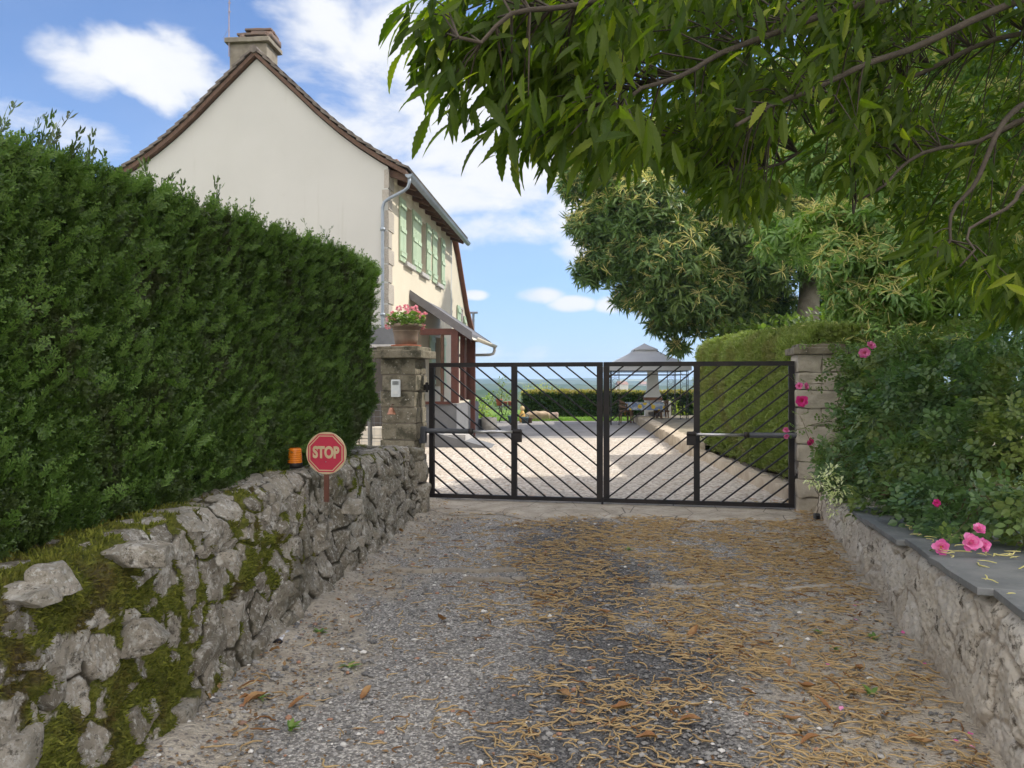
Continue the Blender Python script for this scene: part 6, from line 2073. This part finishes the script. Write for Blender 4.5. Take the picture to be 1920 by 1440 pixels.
# curled brown leaves
def curl_leaf(seed):
    r = np.random.default_rng(seed)
    V, Q = leaf_tpl(6, .42, r.uniform(-.5, -.15), r.uniform(.5, 1.0), .06, .3)
    V[:, 2] += .14 + .10 * np.sin(V[:, 1] * 4 + seed)
    return V, Q
M['deadleaf'] = leafy('dead_leaf', (.34, .17, .07), (.24, .115, .05), (.40, .24, .11), trans=.15, rough=.75, scale=12)
leaves = [(1045, 1300), (1185, 1330), (690, 1095), (835, 1160), (676, 1310), (505, 1235), (1270, 1355), (1480, 1255), (1530, 1290), (1470, 1345), (1500, 1365), (1560, 1330), (1500, 1395), (1235, 1388), (1350, 1085), (1610, 1250), (1290, 1195), (540, 1325), (480, 1315), (455, 1335), (880, 955), (640, 1135), (755, 1005), (1420, 1300), (1660, 1340), (1585, 1300), (1120, 1150), (1700, 1385)]
for i, (px, py) in enumerate(leaves):
    d = F_PX * (CAM_H - .02) / (py - 720)
    V, Q = curl_leaf(i)
    a = random.uniform(0, 6.28)
    R_ = np.array([[math.cos(a), -math.sin(a), 0], [math.sin(a), math.cos(a), 0], [0, 0, 1]]) * random.uniform(.07, .11)
    q = P(px, py, d); q[2] = float(ground_z(q[0], q[1])) - .002
    o = MB().add(V @ R_.T, Q).build('fallen_leaf', M['deadleaf'], smooth=True)
    o.location = q
    tag(o, 'curled dry brown leaf lying on the driveway among the catkins', 'leaf', 'dry leaves on the driveway')
# pink petals
n = 22
V = []
pm = MB()
for (px, py) in ((1604, 1135), (1610, 1168), (1692, 1195), (1735, 1258), (1575, 1335), (1815, 1390), (1798, 1408), (1608, 1143), (1640, 1100), (1900, 1075), (1888, 1092), (1700, 1200), (1830, 1420), (1560, 1250)):
    d = F_PX * (CAM_H - .02) / (py - 720)
    q = P(px, py, d)
    if q[0] > lane_r(d): continue
    q[2] = float(ground_z(q[0], q[1])) + .012
    pm.add(petal @ (frames(unit(rng.normal(0, 1, (1, 3)) * [1, 1, .2]))[0] * .026).T + q, ptq)
tag(pm.build('fallen_petals', M['rosepink']), kind='stuff')
# small weeds
M['weed'] = leafy('weed_leaf', (.12, .22, .05), (.22, .32, .08), trans=.3)
wlab = {(598, 1105): 'small green weed at the foot of the fieldstone wall, left of the thin drain kerb', (655, 1250): 'low sprawling weed on the left half of the driveway', (600, 1190): 'small weed in the sand right of the fallen spotlight', (490, 1312): 'weed among dry leaves near the bottom of the fieldstone wall', (545, 1365): 'pale weed on the grit below the dry leaves at lower left', (1535, 1185): 'larger green weed among the catkins near the right wall', (1565, 1215): 'weed with splayed leaves just right of another among the catkins', (1640, 1200): 'weed close to the right wall, beside fallen pink petals', (1635, 1300): 'upright single-leaf weed among catkins at lower right', (1180, 1030): 'tiny weed in the dark strip of the driveway', (322, 1062): 'little broad-leaved weed growing out of the mossy fieldstone wall', (505, 1180): 'small weed tuft tucked against the base of the fieldstone wall'}
for (px, py), lab in wlab.items():
    if px == 322: q = P(px, py, 3.35); s = .075
    else:
        d = F_PX * (CAM_H - .02) / (py - 720); q = P(px, py + 8, d); q[2] = float(ground_z(q[0], q[1])); s = .05
    o = thing('weed', lab, 'weed', q)
    k = 9
    a = rng.uniform(0, 6.28, k)
    dv = np.stack([np.cos(a), np.sin(a), rng.uniform(.3, 1.3, k)], -1)
    MB().scatter(*leaf_tpl(4, .34, .35, .15), frames(dv) * (s * rng.uniform(.6, 1.4, k))[:, None, None], np.zeros((k, 3))).build('leaves', M['weed'], o)
# loose stones by the left wall
for (px, py, s, lab) in ((600, 1078, .075, 'pale grey loose stone at the foot of the fieldstone wall'), (160, 0, 0, ''), (225, 1425, .10, 'grey stone at the bottom left foot of the wall'), (318, 1322, .035, ''), (470, 1318, .03, '')):
    if not lab: continue
    d = F_PX * (CAM_H - .03) / (py - 720)
    q = P(px, py, d); q[2] = .04
    tag(MB().rock(q, (s * 1.3, s * 1.1, s), int(px), 10, .8, .02, 12).build('loose_stone', mat_kerb, smooth=True), lab, 'stone')
# yellow catkins dropped on slate and hedge top
n = 60
dd = rng.uniform(2.6, 5, n); p = np.stack([lane_r(dd) + rng.uniform(.08, .5, n), dd, np.interp(dd, dsr, zr) + .055], -1)
a = rng.uniform(0, 6.28, n); R = np.zeros((n, 3, 3)); R[:, 0, 0] = np.cos(a); R[:, 1, 0] = np.sin(a); R[:, 0, 1] = -np.sin(a); R[:, 1, 1] = np.cos(a); R[:, 2, 2] = 1
R *= rng.uniform(.08, .15, n)[:, None, None]
n2 = 90
d2 = rng.uniform(9.35, 11.5, n2); p2 = np.stack([3.75 + rng.uniform(0, .9, n2), d2, hr_top(d2) + .05], -1)
R2 = frames(unit(rng.normal(0, 1, (n2, 3)) * [1, 1, .3])) * rng.uniform(.1, .17, n2)[:, None, None]
km = MB()
for k in range(6): km.scatter(*CT[k], R[k::6], p[k::6]); km.scatter(*CT[k], R2[k::6], p2[k::6])
tag(km.build('dropped_catkins', M['catkin'], smooth=True), kind='stuff')

# ------------------------------------------------------------------ haze
hz = MB().span((-9000, -200, -80), (9000, 6500, 60)).build('haze', None)
hm_ = bpy.data.materials.new('haze_air'); hm_.use_nodes = True
ht = hm_.node_tree; ht.nodes.clear()
ho = ht.nodes.new('ShaderNodeOutputMaterial'); hv = ht.nodes.new('ShaderNodeVolumePrincipled')
hv.inputs['Color'].default_value = (.52, .72, 1, 1)
hv.inputs['Density'].default_value = .00030
ht.links.new(hv.outputs[0], ho.inputs['Volume'])
hz.data.materials.append(hm_)
hz['kind'] = 'stuff'
